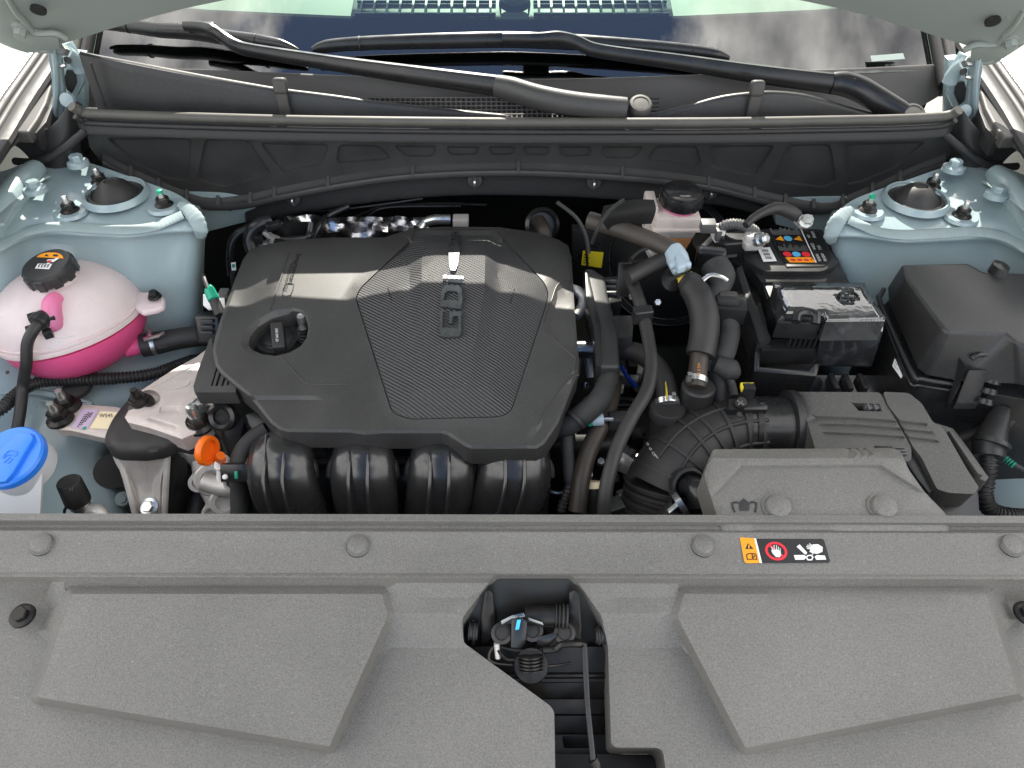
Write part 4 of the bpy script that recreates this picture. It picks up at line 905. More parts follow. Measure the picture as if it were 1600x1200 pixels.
t = thing('coolant_hose', 'thick black coolant hose with silver spring clamp leaving the pink tank', 'hose', W(270, 530, .77))
P = [W(222, 540, .775), W(245, 536, .775), W(280, 529, .775), (W(325, 524, .77)), W(370, 524, .76)]
mk(G().tube(P, [.0185, .018, .0165, .0165, .0165], 20), 'hose', M['rub'], t)
cl = mk(G().tube([W(236, 537.5, .775), W(240, 536.5, .775), W(244, 535.7, .775)], .0195, 24), 'spring_clamp', M['zinc'], t)
mk(G().prism([W(230, 513, .80), W(234, 511, .80), (W(237, 528, .80)), W(233, 529, .80)], .003, .001), 'clamp_ear', M['zinc'], cl)
mk(G().prism([W(223, 527, .80), W(247, 521, .80), W(256, 517, .80), W(257, 520, .80), W(248, 526, .80), W(224, 532, .80)], .003, .001), 'clamp_ear', M['zinc'], cl)
g = G(); ff = lambda u, v: W(248 + u, 545 - u * .16 - v, .789); g.text('40-0206', ff, 0, 0, 5, asp=.8)
ff = lambda u, v: W(305 + u, 532 - u * .1 - v, .787); g.text('R6J', ff, 0, 0, 5, asp=.9); mk(g, 'hose_print', M['grey'], t)

t = thing('overflow_hose', 'thin black hose running down from the black clip connector on the pink coolant tank', 'hose', W(45, 580, .8))
P = [TS(74, 503) + Vector((0, -.008, .008)), TS(66, 515) + Vector((0, -.014, .012)), TS(55, 535) + Vector((0, -.014, .010)), W(41, 568, .835), W(36, 600, .79), W(32, 640, .77), W(24, 690, .74), W(20, 730, .70)]
mk(G().tube(P, .0076, 14), 'hose', M['rub'], t)
cn = mk(G().tube([TS(74, 499) + Vector((0, .004, -.003)), TS(73, 502) + Vector((0, -.006, .008)), TS(70, 506) + Vector((0, -.012, .010))], .0135, 14), 'quick_connector', M['plas2'], t)
for a, b in ((60, 494), (57, 513), (88, 497), (83, 519), (74, 494)):
    mk(G().box(TS(a, b) + Vector((0, -.010, .006)), (.012, .010, .012), Matrix.Rotation(R(30), 3, 'Z'), .002), 'connector_ear', M['plas2'], cn)

t = thing('corrugated_conduit', 'black corrugated wire conduit sweeping under the pink coolant tank', 'conduit', W(120, 592, .75))
mk(G().tube([W(*p) for p in ((-40, 665, .76), (0, 640, .768), (22, 620, .768), (45, 603, .765), (75, 595, .762), (120, 593, .758), (180, 591, .752), (235, 585, .745), (275, 572, .735), (330, 552, .70))], .0088, 12, corr=(.0052, .0018)), 'conduit', M['rub'], t)

# washer bottle neck
t = thing('washer_filler', 'white washer bottle neck with bright blue flip cap at the left edge', 'washer filler', W(30, 790, .68))
mk(G().loft([[W(a, 742, .80) for a in (-60, 0, 45, 66)], [W(a, 770, .78) for a in (-60, 0, 42, 64)], [W(a, 860, .70) for a in (-60, 0, 40, 60)]], 5, thick=.004), 'bottle_neck', M['white'], t)
BC = W(19, 715, .815); BA = Vector((-.06, -.22, 1)).normalized()
mk(G().lathe([(.040, -.03), (.041, -.014), (.0405, -.006)], BC, BA, 40), 'neck_rim', M['white'], t)
cp = mk(G().lathe([(.040, -.008), (.0425, -.005), (.0425, .004), (.040, .007), (.0001, .009)], BC, BA, 48), 'cap', M['blue'], t)
def BF(a, b, o=.009): return PP(a, b, BC + BA * o, BA)
mk(G().prism([BF(a, b, .013) for a, b in ((-40, 760), (8, 752), (20, 738), (52, 684), (47, 676), (26, 678), (20, 686), (0, 702), (-40, 716))], BA * -.006, .0018), 'flip_tab', M['blue'], cp)
mk(G().prism([BF(a, b, .010) for a, b in ((26, 678), (36, 676), (52, 677), (55, 690), (44, 692))], BA * -.018, .002), 'cap_hinge', M['blue'], cp)
g = G()
for pl in ([(4, 714), (14, 704), (26, 706), (24, 712), (14, 710), (4, 716)], [(6, 722), (16, 714)], [(12, 724), (20, 716)]): g.tube([BF(a, b, .0135) for a, b in pl], .0009, 6, 3)
mk(g, 'washer_symbol', M['blue'], cp)

# AC service port
t = thing('ac_service_port', 'refrigerant service port with black screw cap beside the washer bottle', 'service port', W(125, 790, .68))
P0 = W(130, 800, .70); PX = (W(112, 762, .745) - P0).normalized(); u_, v_, w_ = basis(PX); L0 = (W(112, 762, .745) - P0).length
mk(G().lathe([(.012, -.05), (.0125, .0), (.0105, .006), (.0135, .012), (.0135, .018)], P0, PX, 24), 'metal_stub', M['zinc'], t)
cpp = mk(G().lathe([(.0165, L0 * .45), (.0172, L0 * .5), (.0158, L0 + .010), (.0145, L0 + .012), (.0001, L0 + .012)], P0, PX, 32), 'screw_cap', M['rub'], t)
ff = lambda u, v: PP(110 + u, 765 - v - u * .3, P0 + PX * (L0 + .0126), PX); g = G(); g.text('H', ff, -3, -3, 10); mk(g, 'cap_letter', M['labg'], cpp)
mk(G().tube([P0 + PX * -.01, P0 + Vector((.016, 0, .006)), P0 + Vector((.030, -.006, .002)), P0 + Vector((.036, -.02, -.03))], .009, 12), 'metal_elbow', M['alu'], t)
mk(G().tube([P0 + PX * .016 + Vector((-.013, 0, 0)), P0 + Vector((-.022, -.004, .006)), P0 + Vector((-.022, -.016, -.02))], .002, 6), 'tether', M['rub'], t)

# ================================================================== LEFT ENGINE MOUNT
t = thing('engine_mount_bracket', 'sandy cast aluminium engine mount bracket with embossed letters and two studs', 'mount bracket', W(260, 640, .77))
top = [(322, 546), (308, 557), (270, 578), (219, 611), (209, 621), (205, 634), (195, 652), (200, 660), (232, 668), (262, 678), (284, 686), (303, 678), (318, 672), (331, 655), (336, 600), (336, 548)]
BP = W(260, 640, .800); BN = Vector((0, -.03, 1)).normalized()
B = lambda a, b, o=0.0: PP(a, b, BP + BN * o, BN)
pk1, pk2, pk3 = ell(233, 623, 18, 14, 20), ell(316, 634, 17, 14, 20), ell(307, 660, 18, 14, 20)
gl = [rnd([(250, 634), (283, 633), (280, 645), (248, 646)], 2), rnd([(228, 655), (234, 650), (278, 664), (275, 670)], 2)]
def bh(x, y):
    h = -.003 * (1 - ss(0, 5, abs(sd(x, y, top))))
    for p in (pk1, pk2, pk3):
        s_ = sd(x, y, p)
        if s_ > 0: h -= .010 * lin(0, 4, s_)
    for p in gl:
        s_ = sd(x, y, p)
        if s_ > 0: h -= .0018 * lin(0, 2.5, s_)
    return h
mk(G().relief(top, BP, BN, bh, [(True, p) for p in (pk1, pk2, pk3)] + [(True, inset(p, 4)) for p in (pk1, pk2, pk3)] + [(True, p) for p in gl] + [(True, inset(p, 2.5)) for p in gl], step=8, rim=.026), 'cast_plate', M['pink_alu'], t)
g = G(); ff = lambda u, v: B(297 - u * .80 + v * .55, 575 + u * .56 + v * .75, .0006); g.text('ALTAH', ff, 0, 0, 13, asp=.85)
for pl in ([(238, 603), (248, 601), (302, 571)], [(259, 611), (290, 604), (297, 596)]): g.tube([B(*p, .0004) for p in pl], .0006, 6, 2)
mk(g, 'cast_lettering', M['alu'], t)
mk(G().prism([W(*p) for p in ((232, 669, .778), (262, 679, .778), (284, 687, .778), (312, 680, .78), (330, 664, .785), (326, 700, .755), (312, 712, .74), (290, 711, .742), (272, 694, .755))], .03, .003), 'lower_lug', M['alu'], t)
add_stud(t, B(221, 632, -.006), Vector((.03, -.05, 1)), 1.45, 'steel'); 
st = add_stud(t, B(313, 666, -.008), Vector((.0, -.03, 1)), 1.5, 'zinc')
mk(G().lathe([(.0075, .018), (.0085, .020), (.0085, .036), (.006, .042), (.0028, .043), (.0028, .038), (.0001, .038)], B(312, 666, -.008), Z, 20), 'stud_cap', M['zinc'], st)
mk(G().lathe([(.0105, .002), (.0105, .006), (.0001, .006)], B(309, 631, -.008), BN, 6), 'hex_bolt', M['zinc'], t, ang=25)

t = thing('mount_rubber', 'thick black rubber engine mount pad under the aluminium bracket', 'rubber mount', W(220, 680, .75))
rp = rnd([(204, 622), (190, 636), (176, 655), (166, 676), (163, 690), (168, 702), (182, 708), (225, 709), (256, 704), (272, 694), (296, 700), (320, 680), (300, 640)], 6, 3)
RP = W(220, 680, .782); mk(G().relief(rp, RP, Z, lambda x, y: -.008 * (1 - ss(0, 12, abs(sd(x, y, rp)))), [(True, inset(rp, 6)), (True, inset(rp, 12))], step=10, rim=.016), 'pad', M['rub'], t, ang=50)
mk(G().prism([W(*p) for p in ((262, 704, .745), (292, 694, .745), (293, 740, .71), (278, 760, .69), (268, 800, .66), (258, 810, .65))], .05, .006), 'side_boot', M['rub'], t)
t = thing('aluminium_pedestal', 'ribbed aluminium leg standing below the black mount rubber', 'mount leg', W(230, 790, .62))
rows = [[(184, 708, .752), (205, 709, .756), (225, 709, .757), (245, 708, .756), (263, 704, .752)], [(194, 745, .722), (210, 745, .716), (228, 745, .717), (246, 744, .716), (261, 742, .722)],
        [(204, 780, .695), (214, 780, .688), (230, 780, .689), (246, 780, .688), (259, 780, .695)], [(216, 830, .655), (224, 830, .650), (236, 830, .650), (246, 830, .650), (257, 830, .655)]]
mk(G().loft([[W(*p) for p in r] for r in rows], 5, thick=.01), 'leg_web', M['alu'], t)
for pl in ([(184, 709, .757), (196, 745, .728), (206, 782, .70), (218, 830, .66)], [(262, 705, .757), (260, 745, .728), (258, 782, .70), (256, 830, .66)], [(224, 710, .762), (231, 745, .722), (237, 775, .695), (241, 800, .68)]):
    mk(G().tube([W(*p) for p in pl], .0045, 8), 'leg_rib', M['alu'], t)
c = W(234, 792, .695); mk(G().lathe([(.0125, 0), (.0125, .003), (.009, .004), (.0001, .004)], c, Vector((0, -.5, .85)), 24).lathe(hexprof(.0085, .010), c, Vector((0, -.5, .85)), 6), 'leg_bolt', M['zinc'], t, ang=25)
t = thing('aluminium_bracket', 'flat aluminium arm with lilac and cream stickers bolted to the left inner fender', 'mount arm', W(130, 655, .75))
ap = rnd([(84, 652), (88, 640), (96, 628), (104, 622), (122, 626), (132, 632), (182, 636), (200, 640), (196, 690), (160, 684), (108, 672), (90, 672), (83, 664)], 5, 3)
AP = W(130, 655, .770); mk(G().relief(ap, AP, Z, lambda x, y: -.002 * (1 - ss(0, 4, abs(sd(x, y, ap)))), [(True, inset(ap, 4))], step=10, rim=.012), 'arm_plate', M['pink_alu'], t)
L2 = lambda a, b, o=.0007: PP(a, b, AP + Z * o, Z)
pl_ = mk(G().poly([L2(*p) for p in ((129, 639), (154, 640), (136, 671), (112, 669))]), 'lilac_sticker', M['labp'], t)
cl_ = mk(G().poly([L2(*p) for p in ((157, 642.5), (184, 644), (178, 671), (140, 669))]), 'cream_sticker', M['labc'], t)
g = G(); ff = lambda u, v: L2(155 + u, 652 - v, .0013); g.text('W545', ff, 0, 0, 8.5, asp=1.0); mk(g, 'sticker_code', M['labk'], cl_)
g = G()
for i, (w0, w1) in enumerate(((0, 9), (1, 15), (0, 20), (3, 22))):
    for k in range(w0, w1, 3): g.poly([L2(143.5 - k * .62 - i * 3.0 + dx, 644 + k + dy, .0013) for dx, dy in ((0, 0), (2, .2), (1, 2.1), (-1, 1.9))])
mk(g, 'sticker_text', M['labk'], pl_)
mk(G().lathe([(.003, 0), (.0001, .0008)], L2(132, 669), Z, 12), 'green_dot', M['green'], pl_)
for a, b in ((107, 636), (95, 656)): add_stud(t, L2(a, b, 0), Vector((-.04, .03, 1)), 1.5, 'zinc')
t = thing('dipstick', 'bright orange ring handle of the oil dipstick beside the engine mount', 'dipstick', W(340, 718, .76))
c = W(324, 704, .80); ax = Vector((.96, -.26, .12)).normalized()
mk(G().lathe([(.0150, -.0045), (.0190, -.005), (.0203, -.003), (.0203, .003), (.0190, .005), (.0150, .0045), (.0145, .0), (.0150, -.0045)], c, ax, 36, sy=1.0), 'handle_ring', M['orange'], t)
mk(G().lathe([(.0150, -.003), (.0150, -.002), (.0001, -.002)], c, ax, 30), 'handle_web', M['orange'], t)
mk(G().tube([c + Vector((.016, -.002, -.008)), W(343, 716, .785), W(352, 722, .77)], .0062, 12), 'handle_stem', M['orange'], t)
mk(G().tube([W(345, 722, .775), W(352, 728, .765), W(352, 750, .74)], .0115, 14), 'tube_collar', M['labw'], t)
t = thing('lifting_bracket', 'black bracket with round lifting eye below the left corner of the engine cover', 'bracket', W(345, 660, .78))
c = W(347, 651, .802); ax = Vector((-.1, -.75, .65))
mk(G().lathe([(.012, -.002), (.011, .005), (.0155, .008), (.020, .005), (.021, -.004)], c, ax, 30), 'eye_ring', M['plas2'], t)
mk(G().lathe([(.0115, .001), (.0001, .001)], c, ax, 20), 'eye_pocket', M['dark'], t)
mk(G().prism([W(*p) for p in ((318, 642, .79), (336, 632, .80), (366, 638, .80), (382, 655, .79), (378, 690, .76), (366, 730, .73), (352, 725, .735), (345, 690, .765), (330, 664, .785))], .03, .003), 'bracket_plate', M['plas2'], t)
mk(G().box(W(322, 646, .795), (.022, .014, .02), None, .002), 'clip_block', M['plas2'], t)
mk(G().prism([W(*p) for p in ((382, 648, .80), (402, 640, .80), (414, 660, .795), (398, 676, .785), (388, 664, .79))], .02, .003), 'sensor_block', M['plas'], t)
t = thing('timing_housing', 'cast aluminium housing with round bosses beside the left intake runner', 'casting', W(330, 770, .66))
mk(G().prism([W(*p) for p in ((295, 712, .735), (330, 700, .742), (365, 712, .735), (372, 760, .70), (368, 830, .65), (330, 830, .65), (318, 780, .68), (298, 745, .71))], .06, .008, 3), 'housing_body', M['alu'], t)
for a, b, z, r, ln in ((333, 746, .728, .024, .02), (312, 752, .725, .014, .016), (365, 748, .74, .012, .03), (352, 782, .71, .020, .016), (330, 800, .69, .012, .012)):
    mk(G().lathe([(r, -.02), (r, ln * .6), (r * .9, ln * .75), (r * .6, ln * .75), (r * .55, ln * .4), (.0001, ln * .4)], W(a, b, z), Vector((.25, -.75, .6)), 28), 'boss', M['alu'], t)
mk(G().tube([W(318, 752, .74), W(345, 760, .735), W(378, 762, .735)], .013, 14), 'boss_arm', M['alu'], t)
t = thing('harness_clip', 'black taped wiring loom with a green marked clip left of the intake runners', 'wiring loom', W(375, 740, .74))
mk(G().tube([W(418, 672, .795), W(396, 686, .79), W(380, 705, .785), (W(374, 728, .775)), W(375, 770, .74), W(376, 830, .70)], .013, 12, 6), 'taped_loom', M['tape'], t)
cb = mk(G().box(W(368, 738, .785), (.036, .012, .024), Matrix.Rotation(R(-40), 3, 'X'), .002), 'clip_body', M['plas2'], t)
mk(G().box(W(369, 742, .7925), (.004, .002, .010), Matrix.Rotation(R(-40), 3, 'X'), .0008), 'green_mark', M['green'], cb)
mk(G().lathe([(.0035, 0), (.003, .003), (.0001, .004)], W(352, 745, .79), Vector((0, -.7, .7)), 12), 'white_pin', M['labw'], cb)
t = thing('front_hose', 'dark hoses disappearing under the front panel left of the intake runners', 'hose', W(290, 800, .62))
mk(G().tube([W(318, 756, .66), W(308, 790, .65), W(300, 830, .63)], .013, 14), 'hose', M['rub'], t); mk(G().tube([W(300, 770, .64), W(290, 800, .62), W(285, 830, .60)], .010, 14), 'hose', M['rub'], t)
t = thing('sensor_plug', 'black and green sensor plug in front of the left strut tower', 'connector', W(335, 480, .84))
mk(G().tube([W(344, 492, .85), W(337, 475, .86), W(330, 462, .87)], [.008, .0078, .006], 12), 'plug_boot', M['rub'], t)
mk(G().tube([W(334, 468, .867), W(327, 453, .875), W(324, 450, .878)], [.0085, .008, .006], 14), 'green_sleeve', M['green'], t)
mk(G().tube([W(326, 453, .875), W(320, 438, .88), W(318, 430, .88)], .003, 8), 'wire', M['rub'], t)
mk(G().prism([W(*p) for p in ((317, 459, .85), (350, 458, .85), (352, 480, .84), (325, 482, .84), (317, 476, .84))], .004, .001), 'paper_tag', M['labw'], t)
mk(G().box(W(352, 462, .845), (.014, .014, .02), None, .002), 'grey_block', M['labg'], t)
t = thing('hose_coupler', 'black moulded coupler at the engine end of the coolant hose', 'coupler', W(330, 515, .79))
mk(G().box(W(331, 512, .80), (.040, .03, .046), Matrix.Rotation(R(-25), 3, 'X'), .005, 3), 'coupler_body', M['plas2'], t)
for k in range(3): mk(G().box(W(323, 502 + k * 9, .822 - k * .008), (.020, .004, .006), Matrix.Rotation(R(-25), 3, 'X'), .001), 'coupler_rib', M['plas'], t)
t = thing('tag_label', 'small white tag with a green mark in the dark gap above the engine cover corner', 'tag', W(364, 416, .95))
lb = mk(G().prism([WY(361, 411, .98), WY(368, 410, .98), WY(369, 422, .98), WY(362, 423, .98)], Vector((0, .001, 0)), 0), 'tag_body', M['labw'], t)
mk(G().prism([WY(362.5, 413, .979), WY(367, 413, .979), WY(366.5, 418, .979), WY(363, 418, .979)], Vector((0, .0005, 0)), 0), 'tag_mark', M['green'], lb)
mk(G().tube([WY(364, 424, .982), WY(365, 440, .98), WY(370, 470, .97)], .005, 8), 'tag_wire', M['rub'], t)

# ================================================================== COIL COVER, HOSES AND LOOMS RIGHT OF THE ENGINE COVER
t = thing('wiring_duct', 'upright black wiring duct with a connector arm right of the engine cover', 'wiring duct', W(945, 500, .80))
DP = W(945, 500, .872); DN_ = Vector((.12, -.08, 1)).normalized(); D = lambda a, b, o=0.0: PP(a, b, DP + DN_ * o, DN_)
mk(G().prism([D(*p) for p in ((913, 420), (924, 418), (946, 432), (950, 460), (958, 486), (966, 520), (969, 574), (933, 573), (930, 510), (918, 470))], Vector((0, 0, -.05)), .005, 3), 'duct_body', M['plas'], t)
mk(G().prism([D(*p, .003) for p in ((914, 424), (919, 422), (928, 462), (938, 505), (940, 572), (931, 572), (928, 512), (916, 470))], Vector((0, 0, -.03)), .002), 'duct_edge', M['plas2'], t)
mk(G().prism([D(*p, -.004) for p in ((958, 492), (988, 492), (990, 505), (989, 525), (964, 527))], Vector((0, 0, -.03)), .003), 'connector_arm', M['plas'], t)
mk(G().prism([D(*p, -.012) for p in ((944, 432), (968, 430), (972, 470), (952, 474))], Vector((0, 0, -.03)), .003), 'upper_plug', M['plas2'], t)
for k in range(3): mk(G().box(D(957, 440 + k * 9, -.010), (.022, .004, .006), None, .001), 'plug_rib', M['labg'], t)
t = thing('metal_pipe_end', 'pale bent metal pipe end just right of the engine cover', 'pipe', W(908, 470, .82))
mk(G().tube([W(892, 452, .855), W(903, 456, .855), W(911, 466, .85), W(909, 480, .845), W(899, 494, .84)], .0085, 14), 'pipe', M['alu'], t)
mk(G().tube([W(898, 545, .82), W(920, 545, .82), W(938, 546, .82)], .012, 14), 'pipe_joint', M['chrome'], t)
mk(G().tube([W(919, 560, .80), W(922, 590, .78)], .006, 12), 'pipe_drop', M['alu'], t)
mk(G().loft([[W(907, 600, .78), W(915, 597, .785), W(922, 603, .78)], [W(909, 612, .775), W(914, 606, .78), W(918, 608, .775)]], 4, thick=.003), 'foil_scrap', M['foil'], t)

t = thing('vacuum_hose', 'long smooth black hose curving from the wiring duct down to the front panel', 'hose', W(1000, 600, .8))
P = [W(984, 432, .905), W(990, 445, .91), W(998, 468, .908), W(1005, 492, .90), W(1013, 530, .89), W(1018, 572, .88), W(1010, 612, .872), W(988, 650, .865), W(966, 695, .850), W(952, 740, .835), W(945, 780, .815), W(944, 830, .78)]
mk(G().tube(P, .0088, 16), 'hose', M['rub'], t)
mk(G().box(W(1004, 492, .905), (.026, .016, .022), Matrix.Rotation(R(10), 3, 'Z'), .003, 3), 'hose_clip', M['plas2'], t)
mk(G().box(W(975, 436, .90), (.020, .012, .05), Matrix.Rotation(R(-20), 3, 'X'), .002), 'end_bracket', M['steel'], t)
mk(G().box(W(955, 792, .80), (.03, .02, .012), Matrix.Rotation(R(20), 3, 'Z'), .002), 'lower_plug', M['plas2'], t)

t = thing('brake_vacuum_hose', 'brownish rubber hose crossing from the firewall to the grey connector by the brake tank', 'hose', W(990, 365, .95))
mk(G().tube([W(920, 344, .965), W(935, 348, .965), W(975, 360, .962), W(1020, 377, .955), W(1052, 392, .95)], .0125, 18), 'hose', M['brown'], t)
cn = mk(G().tube([W(1050, 390, .95), W(1058, 404, .945), W(1066, 424, .935)], [.014, .016, .013], 16), 'grey_connector', M['ltblue'], t)
mk(G().prism([W(*p) for p in ((1054, 396, .968), (1064, 393, .968), (1071, 401, .968), (1073, 414, .965), (1060, 418, .965))], .012, .003, 3), 'release_tab', M['ltblue'], cn)
mk(G().tube([W(1046, 416, .955), W(1060, 412, .958), W(1076, 414, .952)], .0055, 10), 'connector_rib', M['ltblue'], cn)
mk(G().tube([W(1069, 430, .932), W(1074, 440, .925)], [.011, .012], 16, corr=(.005, .001)), 'barbed_end', M['yellow'], cn)
mk(G().tube([W(1045, 402, .94), W(1010, 418, .935), W(980, 434, .93)], .011, 14), 'branch_hose', M['rub'], t)
t = thing('breather_hose', 'fat black breather hose with orange lettering going down into the intake duct', 'hose', W(1095, 520, .85))
P = [W(1068, 436, .928), W(1080, 446, .925), W(1094, 470, .918), W(1101, 500, .905), W(1099, 530, .89), W(1094, 555, .878)]
mk(G().tube(P, [.012, .0185, .0195, .0198, .0195, .0195], 22), 'hose_sleeve', M['rub'], t)
mk(G().tube([W(1094, 548, .88), W(1091, 575, .868), W(1088, 605, .855)], .0125, 18), 'hose_end', M['brown'], t)
g = G(); ff = lambda u, v: W(1088 + v * -1 + 6, 588 - u, .8805) ; g.text('AC 8 DAC', ff, 0, 0, 6, asp=.9); mk(g, 'orange_print', M['labo'], t)
mk(G().tube([W(1089, 590, .862), W(1088, 598, .859)], .0145, 22), 'hose_clamp', M['zinc'], t); mk(G().box(W(1077, 589, .875), (.006, .006, .014), None, .001), 'clamp_ear', M['zinc'], t)
t = thing('coolant_return_hose', 'black hose with a yellow paint mark bending down to the intake duct port', 'hose', W(1020, 580, .8))
mk(G().tube([W(940, 543, .82), W(968, 546, .825), W(1000, 553, .83), W(1025, 572, .835), W(1040, 600, .835), W(1043, 630, .83)], .0145, 20), 'hose', M['rub'], t)
g = G()
g.tube([W(1040, 597, .8495), W(1041, 607, .8495), W(1042, 621, .849)], [.0015, .0028, .0035], 8, flat=.4); mk(g, 'yellow_mark', M['yellow'], t)
mk(G().tube([W(1042, 624, .832), W(1043, 632, .829)], .0165, 22), 'hose_clamp', M['zinc'], t); mk(G().box(W(1052, 620, .846), (.005, .006, .014), None, .001), 'clamp_ear', M['zinc'], t)
t = thing('taped_loom', 'thick tape wrapped wiring loom bending under the right side of the engine cover', 'wiring loom', W(920, 640, .80))
mk(G().tube([W(955, 572, .845), W(948, 598, .84), W(938, 622, .835), W(915, 645, .825), W(888, 664, .81), W(870, 670, .80)], [.013, .0145, .015, .0155, .0145, .013], 16, 8), 'loom', M['tape'], t)
mk(G().tube([W(886, 668, .80), W(886, 695, .79), W(888, 722, .775), W(891, 750, .76), W(900, 775, .74), W(908, 805, .72)], .0085, 12, 6), 'loom_branch', M['tape'], t)
mk(G().tube([W(890, 758, .757), W(884, 775, .75), W(876, 800, .735)], .0065, 10, corr=(.005, .0015)), 'loom_conduit', M['rub'], t)
for k, (a, b) in enumerate(((945, 606), (925, 635), (900, 656))):
    mk(G().tube([W(a + 2, b - 2, .838 - k * .008), W(a - 2, b + 2, .836 - k * .008)], .0158, 16), 'tape_wrap', M['rub'], t)
t = thing('heater_hose', 'brown rubber hose running down between the loom and the smooth black hose', 'hose', W(925, 700, .75))
mk(G().tube([W(958, 600, .80), W(950, 640, .80), W(935, 672, .795), W(918, 710, .78), W(908, 750, .765), W(902, 800, .74)], .0125, 16), 'hose', M['brown'], t)
t = thing('black_pipe', 'black pipe with pale clamp standing between the hoses at the front panel', 'pipe', W(925, 790, .70))
mk(G().tube([W(924, 756, .745), W(924, 780, .73), W(922, 820, .70)], .0125, 16), 'pipe', M['plas2'], t); mk(G().tube([W(924, 752, .748), W(924, 762, .742)], .0140, 18), 'clamp', M['labc'], t)
t = thing('sensor_connector', 'pale blue wire connector beside the taped loom', 'connector', W(935, 656, .80))
mk(G().tube([W(921, 658, .812), W(933, 656, .814), W(943, 655, .815)], [.0065, .0085, .0085], 12), 'connector_body', M['ltblue'], t)
mk(G().tube([W(918, 659, .812), W(925, 657.5, .813)], .0072, 12), 'green_sleeve', M['green'], t); mk(G().tube([W(943, 655, .815), W(958, 655, .815)], .003, 8), 'pin_wire', M['zinc'], t); mk(G().box(W(968, 657, .805), (.03, .02, .02), None, .003), 'black_housing', M['plas'], t)
t = thing('blue_wire', 'thin bright blue wire in the dark gap below the wiring duct', 'wire', W(985, 590, .74))
mk(G().tube([W(971, 572, .78), W(980, 588, .77), W(994, 604, .755)], .0033, 8), 'wire', M['wireblue'], t)
mk(G().box(W(965, 607, .755), (.018, .008, .012), Matrix.Rotation(R(-10), 3, 'Z'), .001), 'wire_tag', M['labc'], t)
for a in (624, 634): mk(G().tube([W(965, a, .755), W(1000, a, .755)], .0035, 8), 'fuel_line', M['steel'], t)

# ================================================================== INTAKE DUCT, SENSOR HOUSING, AIR BOX
t = thing('intake_duct', 'ribbed black rubber intake elbow with corrugated bellows at its lower end', 'intake duct', W(1080, 730, .75))
P = [W(1225, 669, .800), W(1185, 669, .800), W(1145, 673, .798), W(1108, 686, .792), W(1078, 708, .782), W(1056, 736, .768), W(1044, 762, .752)]
rr = [.0415, .0415, .043, .046, .050, .054, .057]
mk(G().tube(P, rr, 36, 7), 'elbow', M['rub'], t)
def ringat(p, q, r, w_=.003): return G().tube([p + (q - p) * .0, p + (q - p) * .5, p + (q - p) * 1.0], r, 40, 2)
for i, f_ in ((1, .2), (1, .75), (2, .45), (3, .1), (3, .75), (4, .5), (5, .3)):
    a_, b_ = P[i], P[i + 1]; c_ = a_ + (b_ - a_) * f_; d_ = (b_ - a_).normalized() * .0022; mk(G().tube([c_ - d_, c_ + d_], rr[i] + (rr[i + 1] - rr[i]) * f_ + .0028, 40), 'hoop_rib', M['rub'], t)
for ph in (35, 75, 110):
    q = []
    for i in range(1, 6):
        tt = (P[i + 1] - P[i - 1]).normalized(); n1 = Vector((0, -.45, .9)); n1 = (n1 - tt * n1.dot(tt)).normalized(); n2 = tt.cross(n1)
        a = R(ph - 75); q.append(P[i] + (n1 * math.cos(a) + n2 * math.sin(a)) * (rr[i] + .0005))
    mk(G().tube(q, .0028, 8), 'long_rib', M['rub'], t)
q0, q1 = W(1046, 758, .754), W(1030, 850, .690); mk(G().tube([q0, q0 + (q1 - q0) * .3, q0 + (q1 - q0) * .65, q1], .0575, 40, corr=(.0125, .006)), 'bellows', M['rub'], t, ang=60)
c = W(1043, 640, .822); mk(G().lathe([(.019, -.05), (.0195, -.012), (.024, -.010), (.0245, .002), (.0225, .006), (.013, .006)], c, Vector((0, .12, 1)), 30), 'port', M['rub'], t)
c = W(1091, 606, .848); mk(G().lathe([(.023, -.075), (.0215, -.03), (.0225, -.026), (.0225, .002), (.020, .005), (.012, .005)], c, Vector((0, .08, 1)), 30), 'port', M['rub'], t)
c = W(1072, 757, .800); ax = Vector((.25, -.75, .6)).normalized()
mk(G().lathe([(.021, -.05), (.021, .0), (.0235, .002), (.0235, .008), (.020, .010), (.019, .002), (.0001, .002)], c, ax, 30), 'side_port', M['rub'], t)
g = G()
for st_, a, b in (('10', 1009, 693), ('17', 1013, 701), ('C2M1', 1018, 708)):
    ff = lambda u, v, a=a, b=b: WY(a + u * .75 + v * .4, b + u * .75 - v * .75, .618 + .0 * u); g.text(st_, ff, 0, 0, 6.5, asp=.8)
D0 = P[4]
g.v = [CAM + (p - CAM) * 1.0 for p in g.v]
def drop(pp):                                           # slide printed points along to the elbow surface
    d = (pp - CAM).normalized(); best = None
    for i in range(len(P) - 1):
        for k in range(6):
            c_ = P[i] + (P[i + 1] - P[i]) * (k / 6); r_ = rr[i] + (rr[i + 1] - rr[i]) * k / 6 + .0012
            o = CAM - c_; b_ = o.dot(d); D_ = b_ * b_ - o.dot(o) + r_ * r_
            if D_ > 0:
                s_ = -b_ - math.sqrt(D_); best = s_ if best is None else min(best, s_)
    return CAM + d * (best if best else (pp - CAM).length)
g.v = [drop(p) for p in g.v]; mk(g, 'duct_print', M['labw'], t)
t = thing('drain_plug', 'black elbow plug with shiny worm clamp in front of the intake bellows', 'hose plug', W(1060, 790, .78))
mk(G().tube([c + ax * .004, c + ax * .028, c + ax * .040 + Vector((0, -.005, -.02))], .0145, 16), 'plug_body', M['plas2'], t)
mk(G().tube([W(1066, 785, .815), W(1058, 790, .812)], .0185, 24), 'worm_clamp', M['chrome'], t)
mk(G().prism([W(*p) for p in ((1042, 796, .82), (1060, 781, .825), (1066, 786, .825), (1046, 802, .82))], .004, .001), 'clamp_screw', M['zinc'], t)
